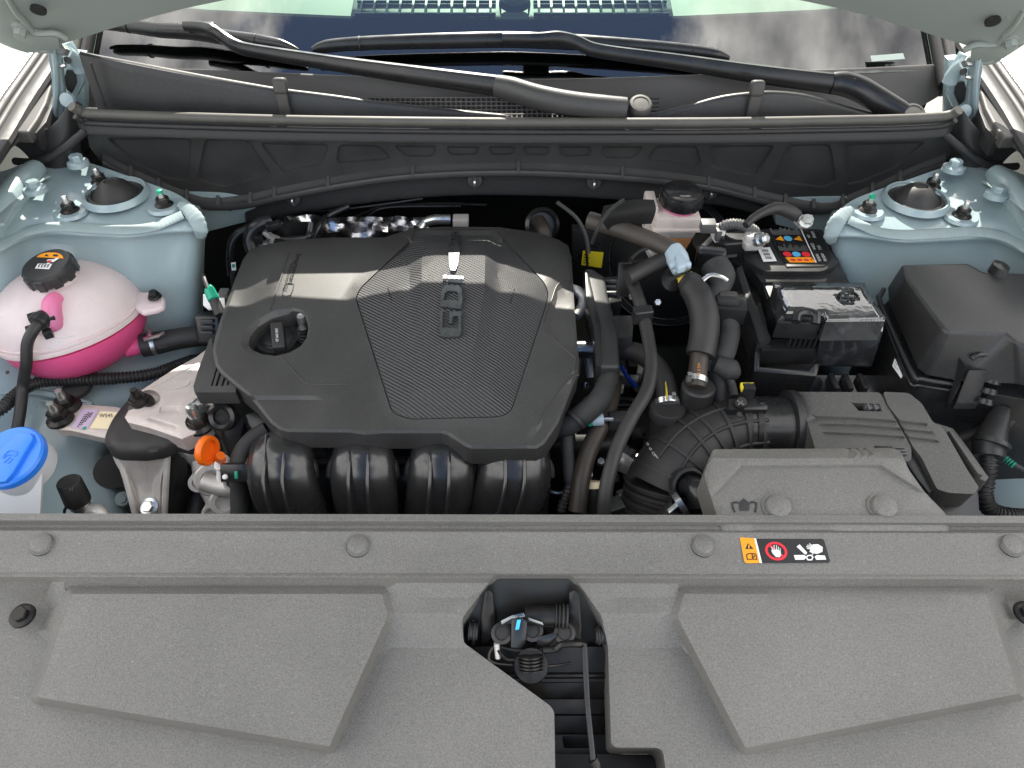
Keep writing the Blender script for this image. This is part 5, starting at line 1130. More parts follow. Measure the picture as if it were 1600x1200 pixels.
mk(G().tube([W(1062, 792, .81), W(1052, 800, .80), W(1040, 815, .785)], .013, 14), 'hose', M['rub'], t)

t = thing('airflow_sensor', 'black airflow meter tube with screw and yellow plug between intake duct and air box', 'sensor tube', W(1195, 670, .78))
mk(G().tube([W(1158, 668, .8), W(1185, 668, .8), W(1215, 668, .8), W(1236, 667, .8), W(1262, 667, .8)], [.0440, .0425, .0425, .0425, .0425], 40, 3), 'tube', M['plas2'], t)
for a, w_ in ((1158, .0035), (1172, .005)): mk(G().tube([W(a - 3, 668, .8), W(a + 3, 668, .8)], .0455, 44), 'hose_clamp', M['steel'], t)
mk(G().tube([W(1228, 667, .8), W(1240, 667, .8)], .050, 44), 'outlet_collar', M['plas'], t)
mk(G().prism([W(*p) for p in ((1138, 622, .853), (1182, 622, .853), (1186, 630, .853), (1200, 631, .853), (1200, 640, .850), (1138, 640, .850))], .018, .003), 'sensor_head', M['plas2'], t)
sc_ = mk(G().lathe([(.0085, 0), (.0085, .004), (.0065, .0065), (.0001, .0065)], W(1157, 630, .855), Vector((0, -.4, .9)), 20), 'screw', M['steel'], t)
for k in (0, 1):
    mk(G().box(W(1157, 629.5, .8618), (.010, .0014, .0012), Matrix.Rotation(R(45 + 90 * k), 3, 'Z'), 0), 'screw_slot', M['zinc'], sc_)
pb = mk(G().box(W(1168, 612, .862), (.016, .012, .022), None, .002), 'plug', M['plas2'], t)
mk(G().box(W(1168, 605, .868), (.0175, .010, .008), None, .001), 'yellow_lock', M['laby'], pb)
mk(G().lathe([(.004, 0), (.0036, .0015), (.0001, .0015)], W(1155, 648, .848), Vector((0, -.4, .9)), 16), 'clamp_screw', M['steel'], t)
g = G(); ff = lambda u, v: W(1184 + u, 666 - v, .8415); g.text('FLOW >', ff, 0, 0, 6, asp=1.1); mk(g, 'moulded_text', M['plas'], t)

t = thing('air_filter_box', 'broad dark grey air filter box with grooved lid at the right front', 'air filter box', W(1380, 690, .72))
AFP = W(1350, 660, .842); AFN = Vector((.02, -.12, 1)).normalized(); A_ = lambda a, b, o=0.0: PP(a, b, AFP + AFN * o, AFN)
lid = rnd([(1238, 612), (1375, 613), (1386, 634), (1394, 646), (1424, 699), (1424, 720), (1300, 735), (1275, 706), (1262, 660), (1244, 632)], 5, 3)
win = [(1330, 629), (1374, 631), (1378, 643), (1342, 642)]
gro = [[(1275, 653), (1330, 654.5), (1396, 659)], [(1283, 664.5), (1340, 666), (1404, 671)], [(1290, 678), (1350, 680), (1411, 684.5)]]
def lidh(x, y):
    h = -.012 * (1 - ss(0, 20, abs(x - 1240) if x < 1262 else 20)) 
    for gl_ in gro: h -= .0026 * (1 - ss(1, 3.2, dline(x, y, gl_)))
    return h
gc = []
for gl_ in gro: gc += [(False, gl_), (False, [(a, b - 3) for a, b in gl_]), (False, [(a, b + 3) for a, b in gl_])]
lidm = mk(G().relief(lid, AFP, AFN, lidh, gc, [win], step=11, rim=.05), 'lid', M['grey2'], t)
mk(G().prism([A_(*p, -.016) for p in ((1325, 626), (1380, 628), (1384, 648), (1336, 646))], .01, 0), 'window_floor', M['dark'], lidm)
mk(G().box(A_(1362, 636, -.006), (.022, .012, .008), None, .002), 'snap_latch', M['labg'], lidm)
for k in (-1, 1): mk(G().box(A_(1362 + k * 5, 636, -.001), (.003, .010, .004), None, .0006), 'latch_rib', M['labg'], lidm)
body = rnd([(1380, 612), (1420, 614), (1440, 630), (1458, 660), (1474, 668), (1492, 700), (1512, 735), (1530, 762), (1522, 772), (1482, 770), (1464, 764), (1440, 715), (1428, 700), (1398, 646), (1388, 634)], 4, 2)
gro2 = [[(1406, 659.5), (1447, 664)], [(1413, 672.5), (1455, 677)], [(1421, 685), (1463, 690)]]
def bodh(x, y):
    h = .002
    for gl_ in gro2: h -= .0026 * (1 - ss(1, 3.2, dline(x, y, gl_)))
    # shoulder falling to the right
    k = (x - 1425) - (y - 614) * .63
    return h - .02 * ss(14, 60, k)
gc = []
for gl_ in gro2: gc += [(False, gl_), (False, [(a, b - 3) for a, b in gl_]), (False, [(a, b + 3) for a, b in gl_])]
mk(G().relief(body, AFP, AFN, bodh, gc + [(False, [(1428, 622), (1450, 662), (1512, 760)])], step=11, rim=.09), 'box_body', M['grey2'], t)
mk(G().prism([A_(*p, -.012) for p in ((1456, 658), (1490, 669), (1506, 690), (1546, 746), (1540, 752), (1522, 744), (1516, 730), (1474, 668))], .03, .003), 'side_flange', M['grey2'], t)
mk(G().prism([A_(*p, -.004) for p in ((1482, 672), (1492, 676), (1536, 742), (1528, 740))], .01, .001), 'side_rib', M['grey2'], t)
mk(G().prism([A_(*p, -.03) for p in ((1290, 640), (1420, 640), (1530, 770), (1534, 840), (1430, 850), (1290, 760))], .14, .004), 'lower_case', M['plas2'], t)
mk(G().prism([A_(*p, -.006) for p in ((1424, 701), (1433, 712), (1462, 765), (1452, 770), (1434, 748), (1412, 716))], .02, .002), 'lid_tongue', M['plas'], t)
mk(G().prism([A_(*p, .001) for p in ((1366, 696), (1410, 697), (1416, 712), (1378, 714))], .012, .001), 'front_latch', M['dark'], t)
for k in range(3): mk(G().box(A_(1403 + k * 2, 700 + k * 5, .004), (.016, .0025, .004), None, .0006), 'latch_bar', M['labg'], t)

t = thing('air_intake_snorkel', 'flat grey plastic air intake snorkel with two clips behind the front panel', 'air snorkel', W(1270, 760, .8))
SNP = W(1270, 760, .875); SNN = Vector((0, -.16, 1)).normalized(); S_ = lambda a, b, o=0.0: PP(a, b, SNP + SNN * o, SNN)
sn = rnd([(1114, 702), (1396, 700), (1408, 706), (1420, 734), (1444, 768), (1478, 803), (1484, 830), (1128, 830), (1100, 742)], 5, 3)
rid = [(1118, 770), (1158, 727), (1376, 726), (1446, 770), (1456, 776)]
notch = [rnd([(1326 + k * 12, 701), (1331 + k * 12, 701), (1342 + k * 12, 711), (1336 + k * 12, 711)], 1, 1) for k in range(3)]
def snh(x, y):
    h = -.004 * (1 - ss(0, 5, abs(sd(x, y, sn))))
    yr = 727 if 1158 < x < 1376 else (727 + (1158 - x) * 1.07 if x <= 1158 else 727 + (x - 1376) * .63)
    h -= .0055 * lin(yr - 1, yr + 5, y)
    h -= .008 * ss(716, 700, y)
    for q in notch:
        if inpoly(x, y, q): h -= .003
    return h
mk(G().relief(sn, SNP, SNN, snh, [(False, rid), (False, [(a, b + 5) for a, b in rid]), (False, [(1104, 716), (1414, 716)])] + [(True, q) for q in notch], step=10, rim=.045), 'snorkel_shell', M['panel'], t, ang=25)
for a, b in ((1215, 793), (1380, 793)):
    c = S_(a, b, -.005); cl = mk(G().lathe([(.0185, -.002), (.018, .0012), (.0145, .0012), (.0145, .003), (.013, .0062), (.008, .0078), (.0001, .008)], c, SNN, 30), 'push_clip', M['panel'], t)
g = G()
for pl in ([(1148, 800), (1144, 786), (1153, 785)], [(1172, 785), (1182, 786), (1180, 800)]): g.tube([S_(*p, -.0048) for p in pl], .0012, 6, 2)
g.poly([S_(*p, -.0046) for p in ((1154, 786), (1162, 778), (1172, 787), (1170, 798), (1156, 798))]); mk(g, 'house_arrow_mark', M['plas'], t)

# ================================================================== BRAKE TANK, BOOSTER
t = thing('brake_fluid_tank', 'small milky brake fluid tank with black screw cap and pink filter glow at the firewall', 'brake fluid tank', W(1056, 400, .9))
bx_, by_, dz_ = W(1059, 361, .905).x, 1.0, -.0265
def tbox(x0, x1, y0, y1, z0, z1, tp=0.0): 
    top = [Vector((bx_ + x0, by_ + y0, z1 + dz_)), Vector((bx_ + x1, by_ + y0, z1 + dz_)), Vector((bx_ + x1, by_ + y1, z1 + dz_)), Vector((bx_ + x0, by_ + y1, z1 + dz_))]
    bot = [Vector((bx_ + x0 + tp, by_ + y0 + tp, z0 + dz_)), Vector((bx_ + x1 - tp, by_ + y0 + tp, z0 + dz_)), Vector((bx_ + x1 - tp, by_ + y1 - tp, z0 + dz_)), Vector((bx_ + x0 + tp, by_ + y1 - tp, z0 + dz_))]
    return G().prism(top, bev=.0022, bottom=bot)
mk(tbox(-.034, .035, -.030, .03, .930, .948), 'upper_tank', M['milk'], t, ang=25)
mk(tbox(-.046, -.030, -.014, .035, .905, .958), 'side_chamber', M['milk'], t, ang=25)
mk(tbox(-.038, .038, -.034, .034, .925, .9305), 'tank_seam', M['milk'], t, ang=25)
mk(tbox(-.033, .033, -.029, .03, .908, .925, .004), 'lower_tank', M['milk'], t, ang=25)
mk(tbox(-.029, .029, -.0255, .026, .880, .908, .006), 'fluid_tank', M['amber'], t, ang=25)
BK = Vector((bx_ + .007, by_ + .002, .975 + dz_)); BX = Vector((.03, -.05, 1)).normalized()
mk(G().lathe([(.0285, -.034), (.0275, -.012)], BK, BX, 30), 'neck', M['milk'], t)
mk(G().lathe([(.0288, -.0245), (.0288, -.0195)], BK, BX, 30), 'pink_strainer', M['pinkfill'], t)
cp = mk(G().lathe([(.0325, -.0185), (.0335, -.016), (.0335, -.006), (.032, .0), (.029, .001), (.0285, .003), (.027, .004), (.0001, .0045)], BK, BX, 44), 'cap', M['plas2'], t)
for k in range(12):
    an = 2 * math.pi * k / 12; u, v, _ = basis(BX); d = u * math.cos(an) + v * math.sin(an)
    mk(G().box(BK + d * .0332 - BX * .010, (.006, .0035, .014), Matrix.Rotation(math.atan2(d.y, d.x) + math.pi / 2, 3, 'Z'), .001), 'cap_rib', M['plas2'], cp)
g = G()
for i, (st_, w_) in enumerate((('WARNING', 1.0), ('CLEAN FILLER CAP', .62), ('BEFORE REMOVING', .62), ('USE ONLY DOT 4', .66), ('FLUID', .8))):
    ff = lambda u, v, i=i: BK + BX * .0052 + Vector((u, .014 - i * .0085 + v, 0)); g.text(st_, ff, 0, 0, .0075, asp=w_, align='CENTER')
mk(g, 'cap_lettering', M['plas'], cp)
mk(G().box(W(1106, 353, .930), (.022, .018, .016), None, .002), 'level_sensor', M['labg'], t)
mk(G().tube([W(1098, 386, .90), W(1104, 380, .895), W(1112, 372, .89)], .004, 8), 'bracket_foot', M['alu'], t)
t = thing('brake_booster', 'large black brake booster drum with ringed edge below the brake tank', 'brake booster', W(1010, 440, .85))
bc, ba = WY(1045, 405, 1.10), Vector((0, -.72, .69)).normalized()
mk(G().lathe([(.122, -.09), (.122, -.002), (.118, .004), (.112, .002), (.108, .004), (.106, .000), (.098, .002), (.06, .020), (.035, .024), (.0001, .024)], bc, ba, 64), 'drum', M['drum'], t)
for rr_ in (.121, .110): mk(G().tube([bc + ba * .003 + (basis(ba)[0] * math.cos(R(k)) + basis(ba)[1] * math.sin(R(k))) * rr_ for k in range(0, 361, 12)], .0016, 6, 2), 'drum_ring', M['plas2'], t)
mk(G().tube([bc + ba * .02 + Vector((.02, .0, 0)), bc + ba * .05 + Vector((.034, .01, 0)), bc + ba * .075 + Vector((.045, .015, .01))], .022, 20), 'master_cylinder', M['steel'], t)
for p in ((990, 462), (1030, 471), (1085, 455)): mk(G().lathe(hexprof(.005, .006), W(p[0], p[1], .90) + Vector((0, .01, -.01)), ba, 6), 'rim_bolt', M['zinc'], t, ang=25)
mk(G().lathe([(.017, 0), (.016, .004), (.0001, .005)], W(1050, 438, .915), Vector((.1, -.7, .7)), 24), 'end_plate', M['steel'], t)
mk(G().tube([W(1012, 398, .925), W(1022, 392, .93), W(1032, 392, .93)], .013, 16, corr=(.006, .002)), 'ribbed_fitting', M['alu'], t)
for pl in ([(968, 420, .915), (985, 410, .92), (1010, 408, .92)], [(925, 380, .96), (935, 355, .985), (952, 330, 1.0), (975, 312, 1.01)], [(1020, 385, .95), (1000, 392, .945), (985, 405, .94)], [(870, 316, 1.03), (900, 340, 1.01), (915, 368, .985), (920, 395, .96)]):
    mk(G().tube([W(*p) for p in pl], .0028, 8), 'pipe', M['dark'], t)
mk(G().loft([[W(945, 322, 1.0), W(985, 312, 1.0), W(1022, 312, .99)], [W(940, 342, .985), W(985, 332, .99), W(1025, 328, .98)], [W(950, 360, .965), W(985, 352, .968), W(1018, 350, .962)]], 5, thick=.004), 'sheet_cover', M['drum'], t)
t = thing('yellow_sticker', 'yellow sticker with black print on the dark part right of the engine cover', 'sticker', WY(925, 405, 1.02))
mk(G().prism([WY(894, 360, 1.03), WY(950, 365, 1.03), WY(950, 470, 1.034), WY(894, 465, 1.034)], Vector((0, .02, 0)), .002), 'backing_plate', M['plas2'], t)
YF = lambda u, v, o=.0015: WY(910 + u * 33 - v * 2, 391 + v * 24 + u * 3, 1.0285) + Vector((0, -o, 0))
ysk = mk(G().prism([YF(.02, 0), YF(1, 0), YF(.96, 1), YF(0, .92)], Vector((0, .001, 0)), 0), 'sticker_sheet', M['laby'], t)
g = G()
for i in range(4): g.poly([YF(.08, .2 + i * .17, .002), YF(.30 + .06 * (i % 2), .2 + i * .17, .002), YF(.30 + .06 * (i % 2), .27 + i * .17, .002), YF(.08, .27 + i * .17, .002)])
mk(g, 'sticker_print', M['labk'], ysk)
mk(G().tube([WY(915, 380, 1.015), WY(917, 400, 1.012), WY(918, 425, 1.01)], .0022, 8), 'cable_tie', M['plas2'], t)

# ================================================================== BATTERY
t = thing('battery', 'black car battery with warning pictogram label and barcode sticker', 'battery', W(1250, 480, .75))
BTP = W(1240, 400, .878); BTN = Vector((0, .0, 1)); Q = lambda a, b, o=0.0: PP(a, b, BTP + BTN * o, BTN)
tp_ = [(1134, 384), (1150, 362), (1196, 357), (1284, 358), (1293, 372), (1326, 436), (1322, 441), (1190, 441), (1182, 430), (1164, 404)]
mk(G().prism([Q(*p) for p in tp_], .17, .003), 'case', M['plas2'], t)
lidp = rnd([(1196, 358), (1282, 358), (1304, 402), (1312, 408), (1300, 419), (1282, 424), (1196, 424), (1182, 416), (1164, 406), (1160, 398), (1188, 396), (1200, 384)], 4, 2)
mk(G().prism([Q(*p, .008) for p in lidp], .009, .002), 'lid', M['plas'], t)
mk(G().prism([Q(*p, .0095) for p in rnd([(1206, 362), (1279, 362), (1300, 403), (1288, 416), (1231, 417)], 2)], .003, .0006), 'label_panel', M['labk'], t)
mk(G().tube([Q(*p, .0085) for p in ((1202, 366), (1214, 390), (1230, 418))], .0012, 6), 'lid_groove', M['dark'], t)
mk(G().prism([Q(*p, -.004) for p in ((1188, 426), (1320, 426), (1346, 470), (1206, 474))], .10, .003), 'front_step', M['plas'], t)
mk(G().tube([Q(*p, -.0035) for p in ((1199, 468), (1194, 445), (1207, 431), (1322, 430))], .0014, 6), 'step_groove', M['dark'], t)
fL = lambda u, v, o=.0105: Q(1222 + u * 62 + (1 - v) * 0 - (v - .0) * 22 + 4, 411 - v * 48, o)     # u along the width, v away from the viewer
bl = mk(G().poly([fL(.14, .02), fL(.80, .02), fL(.74, .19), fL(.08, .19)]), 'orange_band', M['labo'], t)
g = G()
for i in range(3): g.poly([fL(.2 + i * .17, .07, .011), fL(.31 + i * .17, .07, .011), fL(.30 + i * .17, .14, .011), fL(.19 + i * .17, .14, .011)])
g.poly([fL(.72, .06, .011), fL(.69, .15, .011), fL(.75, .15, .011)]); mk(g, 'band_print', M['labr'], bl)
def disc(cu, cv, ru, rv, o=.0108): return [fL(cu + ru * math.cos(k * math.pi / 10), cv + rv * math.sin(k * math.pi / 10), o) for k in range(20)]
for cu, cv, m_ in ((.17, .29, 'labr'), (.40, .29, 'labb'), (.64, .29, 'labr'), (.37, .80, 'labb')):
    mk(G().poly(disc(cu, cv, .105, .085)), 'pictogram', M[m_], t)
for cu in (.14, .60): mk(G().poly([fL(cu - .10, .77, .0108), fL(cu + .11, .72, .0108), fL(cu + .08, .89, .0108)]), 'pictogram', M['labo'], t)
g = G()
random.seed(9)
for v0, v1 in ((.40, .64), (.92, 1.18)):
    for i in range(14):
        u = .02 + i * .052; k = random.uniform(.4, 1); g.poly([fL(u, v0, .0107), fL(u + .04, v0, .0107), fL(u + .04, v0 + (v1 - v0) * k, .0107), fL(u, v0 + (v1 - v0) * k, .0107)])
mk(g, 'fine_print', M['labg'], t, kind='stuff')
mk(G().tube([fL(.80, .02), fL(.80, 1.22)], .0009, 6), 'white_rule', M['labw'], t)
g = G()
for i, (a, b) in enumerate((('POISON', 'PELIGRO'), ('SHIELD', 'EYES'), ('NO', 'SPARKS'))):
    for k, st_ in enumerate((a, b)):
        ff = lambda u, v, i=i, k=k: fL(.86 + k * .13 + v, .08 + i * .38 + u + 0.0, .0108); ff2 = lambda u, v, i=i, k=k: fL(.95 + k * .14 - v, .06 + i * .38 + u, .0108)
        g.text(st_, ff2, 0, 0, .105, asp=.62)
mk(g, 'white_lettering', M['labw'], t)
bs = mk(G().poly([Q(*p, .0105) for p in ((1183, 387), (1203, 386), (1214, 408), (1193, 409))]), 'barcode_sticker', M['labw'], t)
g = G()
for i in range(3):
    for k in range(6):
        x0, y0 = 1190 + i * 2.7 + k * 1.7, 389.5 + i * 5.5 + k * .05; g.poly([Q(x0, y0, .0108), Q(x0 + .9, y0, .0108), Q(x0 + 2.4, y0 + 4, .0108), Q(x0 + 1.5, y0 + 4, .0108)])
mk(g, 'barcode', M['labk'], bs)
# tray and holder round the battery
tr = thing('battery_tray', 'black plastic battery tray with a sunlit rail on its left side', 'battery tray', W(1200, 560, .70))
mk(G().prism([W(*p) for p in ((1150, 418, .885), (1160, 414, .885), (1178, 470, .875), (1206, 528, .865), (1196, 532, .865), (1186, 534, .862), (1168, 480, .87))], .05, .003), 'side_rail', M['plas'], tr)
mk(G().prism([W(*p) for p in ((1130, 392, .86), (1160, 392, .86), (1190, 470, .86), (1206, 540, .855), (1182, 540, .855), (1176, 500, .86))], .14, .003), 'side_wall', M['dark'], tr)
mk(G().prism([W(*p) for p in ((1186, 530, .855), (1282, 528, .855), (1280, 545, .85), (1190, 548, .85))], .03, .002), 'tray_back', M['dark'], tr)
mk(G().prism([W(*p) for p in ((1180, 534, .850), (1190, 534, .850), (1188, 572, .835), (1262, 577, .835), (1272, 566, .838), (1282, 568, .838), (1276, 588, .830), (1178, 580, .830))], .13, .003), 'front_wall', M['plas2'], tr)
mk(G().prism([W(*p) for p in ((1184, 540, .80), (1280, 540, .80), (1276, 580, .78), (1180, 578, .78))], .05, 0), 'tray_floor', M['dark'], tr)
mk(G().prism([W(*p) for p in ((1172, 585, .80), (1400, 585, .80), (1430, 640, .76), (1160, 640, .76))], .10, .004), 'lower_shelf', M['plas2'], tr)
for a in (1300, 1322, 1345): mk(G().box(W(a, 602, .808), (.008, .03, .02), None, .002), 'shelf_rib', M['plas2'], tr)

# negative clamp and leads
t = thing('negative_clamp', 'battery sensor clamp with bright nut and pale corrugated lead left of the battery', 'battery clamp', W(1165, 370, 0.896))
mk(G().box(W(1151, 378, 0.906), (.055, .035, .022), Matrix.Rotation(R(8), 3, 'Z'), .004, 3), 'sensor_body', M['plas2'], t)
mk(G().prism([W(*p) for p in ((1123, 384, 0.901), (1136, 397, 0.896), (1153, 395, 0.896), (1153, 391, 0.898), (1138, 392, 0.898), (1128, 382, 0.902))], .008, .001), 'lower_plate', M['labg'], t)
mk(G().box(W(1122, 364, 0.916), (.014, .02, .022), Matrix.Rotation(R(10), 3, 'Z'), .002), 'plug', M['labw'], t); mk(G().box(W(1122, 366, 0.919), (.008, .012, .018), None, .001), 'plug_slot', M['labg'], t)
mk(G().prism([W(*p) for p in ((1160, 374, 0.921), (1178, 368, 0.921), (1188, 364, 0.921), (1196, 372, 0.919), (1194, 380, 0.918), (1184, 382, 0.918), (1166, 383, 0.918))], .012, .003), 'clamp', M['alu'], t)
mk(G().lathe([(.010, -.01), (.010, .004), (.008, .007), (.0001, .0075)], W(1172, 371, 0.923), Z, 22), 'terminal_post', M['alu'], t)
nn_ = mk(G().lathe([(.0105, -.012), (.0105, .004), (.0075, .006), (.0075, .014), (.005, .016), (.0045, .012), (.0001, .012)], W(1187, 374, 0.926), Vector((.35, -.7, .6)), 20), 'clamp_nut', M['zinc'], t)
mk(G().tube([W(1124, 360, 0.921), W(1134, 352, 0.931), W(1150, 350, 0.936), W(1166, 354, 0.934), W(1178, 361, 0.926), W(1180, 368, 0.916)], .0078, 12, corr=(.004, .0012)), 'corrugated_lead', M['labg'], t)
t = thing('ground_cable', 'black ground cable with a bright lug bolted to the painted body behind the battery', 'cable', W(1230, 340, .93))
mk(G().tube([W(1165, 352, .96), W(1178, 340, .965), W(1196, 330, .97), W(1214, 325, .97), W(1232, 330, .965), W(1246, 338, .957)], [.0055, .006, .007, .009, .010, .009], 14), 'cable', M['rub'], t)
lg = mk(G().prism([W(*p) for p in ((1240, 346, .955), (1250, 336, .957), (1262, 334, .955), (1270, 336, .953), (1272, 342, .951), (1266, 352, .949), (1252, 356, .949))], .004, .001), 'lug', M['zinc'], t)
mk(G().lathe([(.0105, 0), (.0105, .003), (.0001, .003)], W(1258, 347, .956), Vector((0, -.5, .85)), 20).lathe(hexprof(.0085, .010), W(1258, 347, .956), Vector((0, -.5, .85)), 6), 'lug_bolt', M['zinc'], t, ang=25)

# positive terminal cover
t = thing('positive_terminal_cover', 'scuffed glossy black box with a moulded plus sign over the battery terminal', 'terminal cover', W(1300, 520, .85))
TP = W(1295, 470, .925); TN = Vector((0, .13, 1)).normalized(); T = lambda a, b, o=0.0: PP(a, b, TP + TN * o, TN)
tc_ = [(1209, 442), (1352, 442), (1356, 455), (1384, 497), (1382, 502), (1290, 503), (1286, 493), (1228, 490), (1222, 476)]
circ = ell(1324, 464, 17, 9.5, 28); circ2 = ell(1324, 464, 14.5, 8, 28)
def tch(x, y):
    h = -.004 * (1 - ss(0, 7, abs(sd(x, y, tc_))))
    if sd(x, y, circ) > 0 and sd(x, y, circ2) < 0: h -= .0022
    if (abs(y - 464) < 1.3 and abs(x - 324 - 1000) < 9) or (abs(x - 1324 - (y - 464) * .4) < 1.8 and abs(y - 464) < 5.5): h -= .0022
    return h
mk(G().relief(tc_, TP, TN, tch, [(True, inset(tc_, 4)), (True, inset(tc_, 8)), (True, circ), (True, circ2), (True, ell(1324, 464, 15.7, 8.8, 28))], step=4, rim=.030), 'lid', M['gloss'], t, ang=30)
plus = mk(G().prism([T(*p, .0003) for p in ((1315, 463), (1322, 463), (1320.5, 459), (1324, 459), (1325.5, 463), (1333, 463), (1333.6, 465.2), (1326.5, 465.2), (1328, 469.5), (1324.5, 469.5), (1323, 465.2), (1315.6, 465.2))], .0006, 0), 'plus_sign', M['dark'], t)
ring_ = G()
ring_.tube([T(*p, -.0006) for p in circ + [circ[0]]], .0009, 6, 1); mk(ring_, 'circle_mark', M['dark'], t)
mk(G().prism([T(*p, -.028) for p in ((1286, 496), (1383, 500), (1380, 518), (1284, 515))], bev=.003, bottom=[W(*p) for p in ((1273, 560, .815), (1366, 562, .815), (1362, 575, .812), (1272, 572, .812))]), 'front_leg', M['gloss'], t)
mk(G().prism([T(*p, -.012) for p in ((1226, 486), (1287, 490), (1284, 506), (1214, 502))], .030, .003), 'front_step', M['plas2'], t)
mk(G().tube([T(1244, 503, -.002), T(1246, 492, .003), T(1256, 488, .004), T(1268, 489, .004), T(1275, 494, .003), T(1274, 506, -.004)], .006, 12), 'latch_loop', M['plas2'], t)
for k in range(6): mk(G().box(W(1234 + k * 8, 532, .872), (.0035, .006, .022), None, .0008), 'latch_rib', M['plas2'], t)
mk(G().box(W(1250, 520, .884), (.05, .010, .008), None, .002), 'latch_bar', M['plas2'], t)
mk(G().lathe([(.0065, 0), (.006, .0015), (.003, .0015), (.0001, .0008)], T(1214, 446, -.001), Z, 18), 'corner_screw', M['gloss'], t)

# loom left of the battery tray
t = thing('battery_loom', 'thick tape wrapped loom with a large black connector left of the battery tray', 'wiring loom', W(1130, 520, .80))
mk(G().tube([W(1116, 415, .93), W(1124, 432, .925), W(1122, 452, .915), W(1112, 470, .905), W(1108, 500, .89), W(1110, 540, .865), W(1100, 580, .845)], [.020, .022, .016, .0145, .014, .013, .012], 18, 6), 'upper_loom', M['tape'], t)
mk(G().tube([W(1136, 500, .885), W(1138, 520, .875), W(1132, 545, .865), W(1124, 570, .85), W(1124, 600, .83), W(1126, 640, .81)], [.015, .016, .0165, .016, .013, .012], 18, 6), 'lower_loom', M['tape'], t)
mk(G().tube([W(1098, 438, .94), W(1110, 430, .945), W(1126, 432, .945), W(1136, 438, .94)], .003, 8), 'cable_tie', M['zinc'], t)
mk(G().box(W(1138, 482, .90), (.044, .034, .028), Matrix.Rotation(R(-6), 3, 'Z'), .003), 'connector', M['plas2'], t)
mk(G().box(W(1135, 470, .912), (.030, .022, .018), Matrix.Rotation(R(-6), 3, 'Z'), .003), 'connector_lever', M['plas'], t)
mk(G().box(W(1137, 462, .918), (.024, .010, .010), Matrix.Rotation(R(-6), 3, 'Z'), .002), 'connector_top', M['grey'], t)
mk(G().tube([W(1117, 568, .86), W(1140, 578, .855), W(1150, 588, .845)], [.012, .016, .006], 12), 'tape_wing', M['tape'], t)
mk(G().tube([W(1134, 585, .85), W(1143, 600, .84), W(1147, 620, .835)], .006, 10), 'branch_wire', M['rub'], t)

mk(G().box(W(1110, 402, .915), (.042, .02, .03), Matrix.Rotation(R(-10), 3, 'Z'), .006, 3), 'junction_block', M['plas2'], t)

# ================================================================== FUSE BOX (right)
t = thing('fuse_box', 'large black fuse box with smooth grey lid and side clip at the right edge', 'fuse box', W(1500, 600, .7))
FP = W(1500, 470, .925); FN = Vector((-.02, -.05, 1)).normalized(); X = lambda a, b, o=0.0: PP(a, b, FP + FN * o, FN)
tl = [(1409, 413), (1512, 412), (1536, 426), (1680, 430), (1690, 560), (1586, 535), (1572, 521), (1482, 519), (1473, 513), (1416, 436)]
bm_ = [W(*p) for p in ((1386, 450, .868), (1520, 420, .868), (1545, 432, .868), (1700, 440, .868), (1700, 640, .868), (1590, 602, .862), (1500, 598, .848), (1446, 588, .848), (1432, 576, .850), (1388, 476, .862))]
bm_[1] = X(1516, 414, -.05); bm_[2] = X(1540, 428, -.05); bm_[3] = X(1690, 434, -.05)
mk(G().prism([X(*p) for p in tl], bev=.005, seg=3, bottom=bm_), 'lid', M['plas'], t, ang=45)
lp = [(1381, 452, .868), (1376, 462, .866), (1376, 474, .862), (1424, 580, .846), (1440, 592, .843), (1490, 600, .842)]
mk(G().tube([W(*p) for p in lp], .0034, 10), 'lid_rim', M['plas'], t)
lp = [(1374, 478, .855), (1418, 590, .835), (1436, 602, .832), (1490, 610, .832)]
mk(G().tube([W(*p) for p in lp], .0028, 10), 'base_rim', M['plas2'], t)
mk(G().prism([W(*p) for p in ((1372, 482, .855), (1420, 592, .836), (1440, 604, .833), (1520, 610, .835), (1700, 640, .84), (1700, 440, .86), (1420, 440, .86))], .20, .004), 'base', M['plas2'], t)
fs = mk(G().prism([W(*p) for p in ((1401, 552, .836), (1417, 574, .834), (1408, 592, .826), (1394, 572, .828))], Vector((.002, .004, -.001)), .0006), 'white_sticker', M['labw'], t)
g = G()
for i in range(4):
    ff = lambda u, v, i=i: W(1401 + u * .9 - i * 1.6 + v * .3, 557 + u * 1.25 + i * 4.6 - v * .75, .8372 - i * .0017 - u * .0001); g.text(('FUSE', 'BOX 12V', '80A', 'CAUT')[i], ff, 0, 0, 4.2, asp=.62)
g.v = [CAM + (p - CAM) * .993 for p in g.v]
mk(g, 'sticker_print', M['labk'], fs)
mk(G().prism([W(*p) for p in ((1496, 553, .885), (1508, 570, .88), (1502, 600, .85), (1486, 632, .82), (1480, 628, .82), (1494, 590, .855))], .012, .002), 'clip_guide', M['plas2'], t)
mk(G().prism([W(*p) for p in ((1514, 578, .875), (1544, 578, .875), (1530, 630, .825), (1494, 630, .825))], .012, .002), 'clip_tongue', M['plas'], t)
mk(G().tube([W(1517, 560, .885), W(1528, 554, .89), (W(1545, 554, .89)), W(1556, 562, .885), W(1558, 572, .88)], .004, 10), 'clip_loop', M['plas2'], t)
for k, (a, b) in enumerate(((1557, 574), (1551, 590), (1546, 606), (1540, 622))): mk(G().tube([W(a, b, .87 - k * .012), W(a - 3, b + 8, .864 - k * .012)], [.010, .012], 12), 'hinge_knuckle', M['plas2'], t)
mk(G().box(W(1449, 622, .80), (.026, .01, .04), Matrix.Rotation(R(-30), 3, 'X'), .003), 'base_latch', M['plas2'], t)
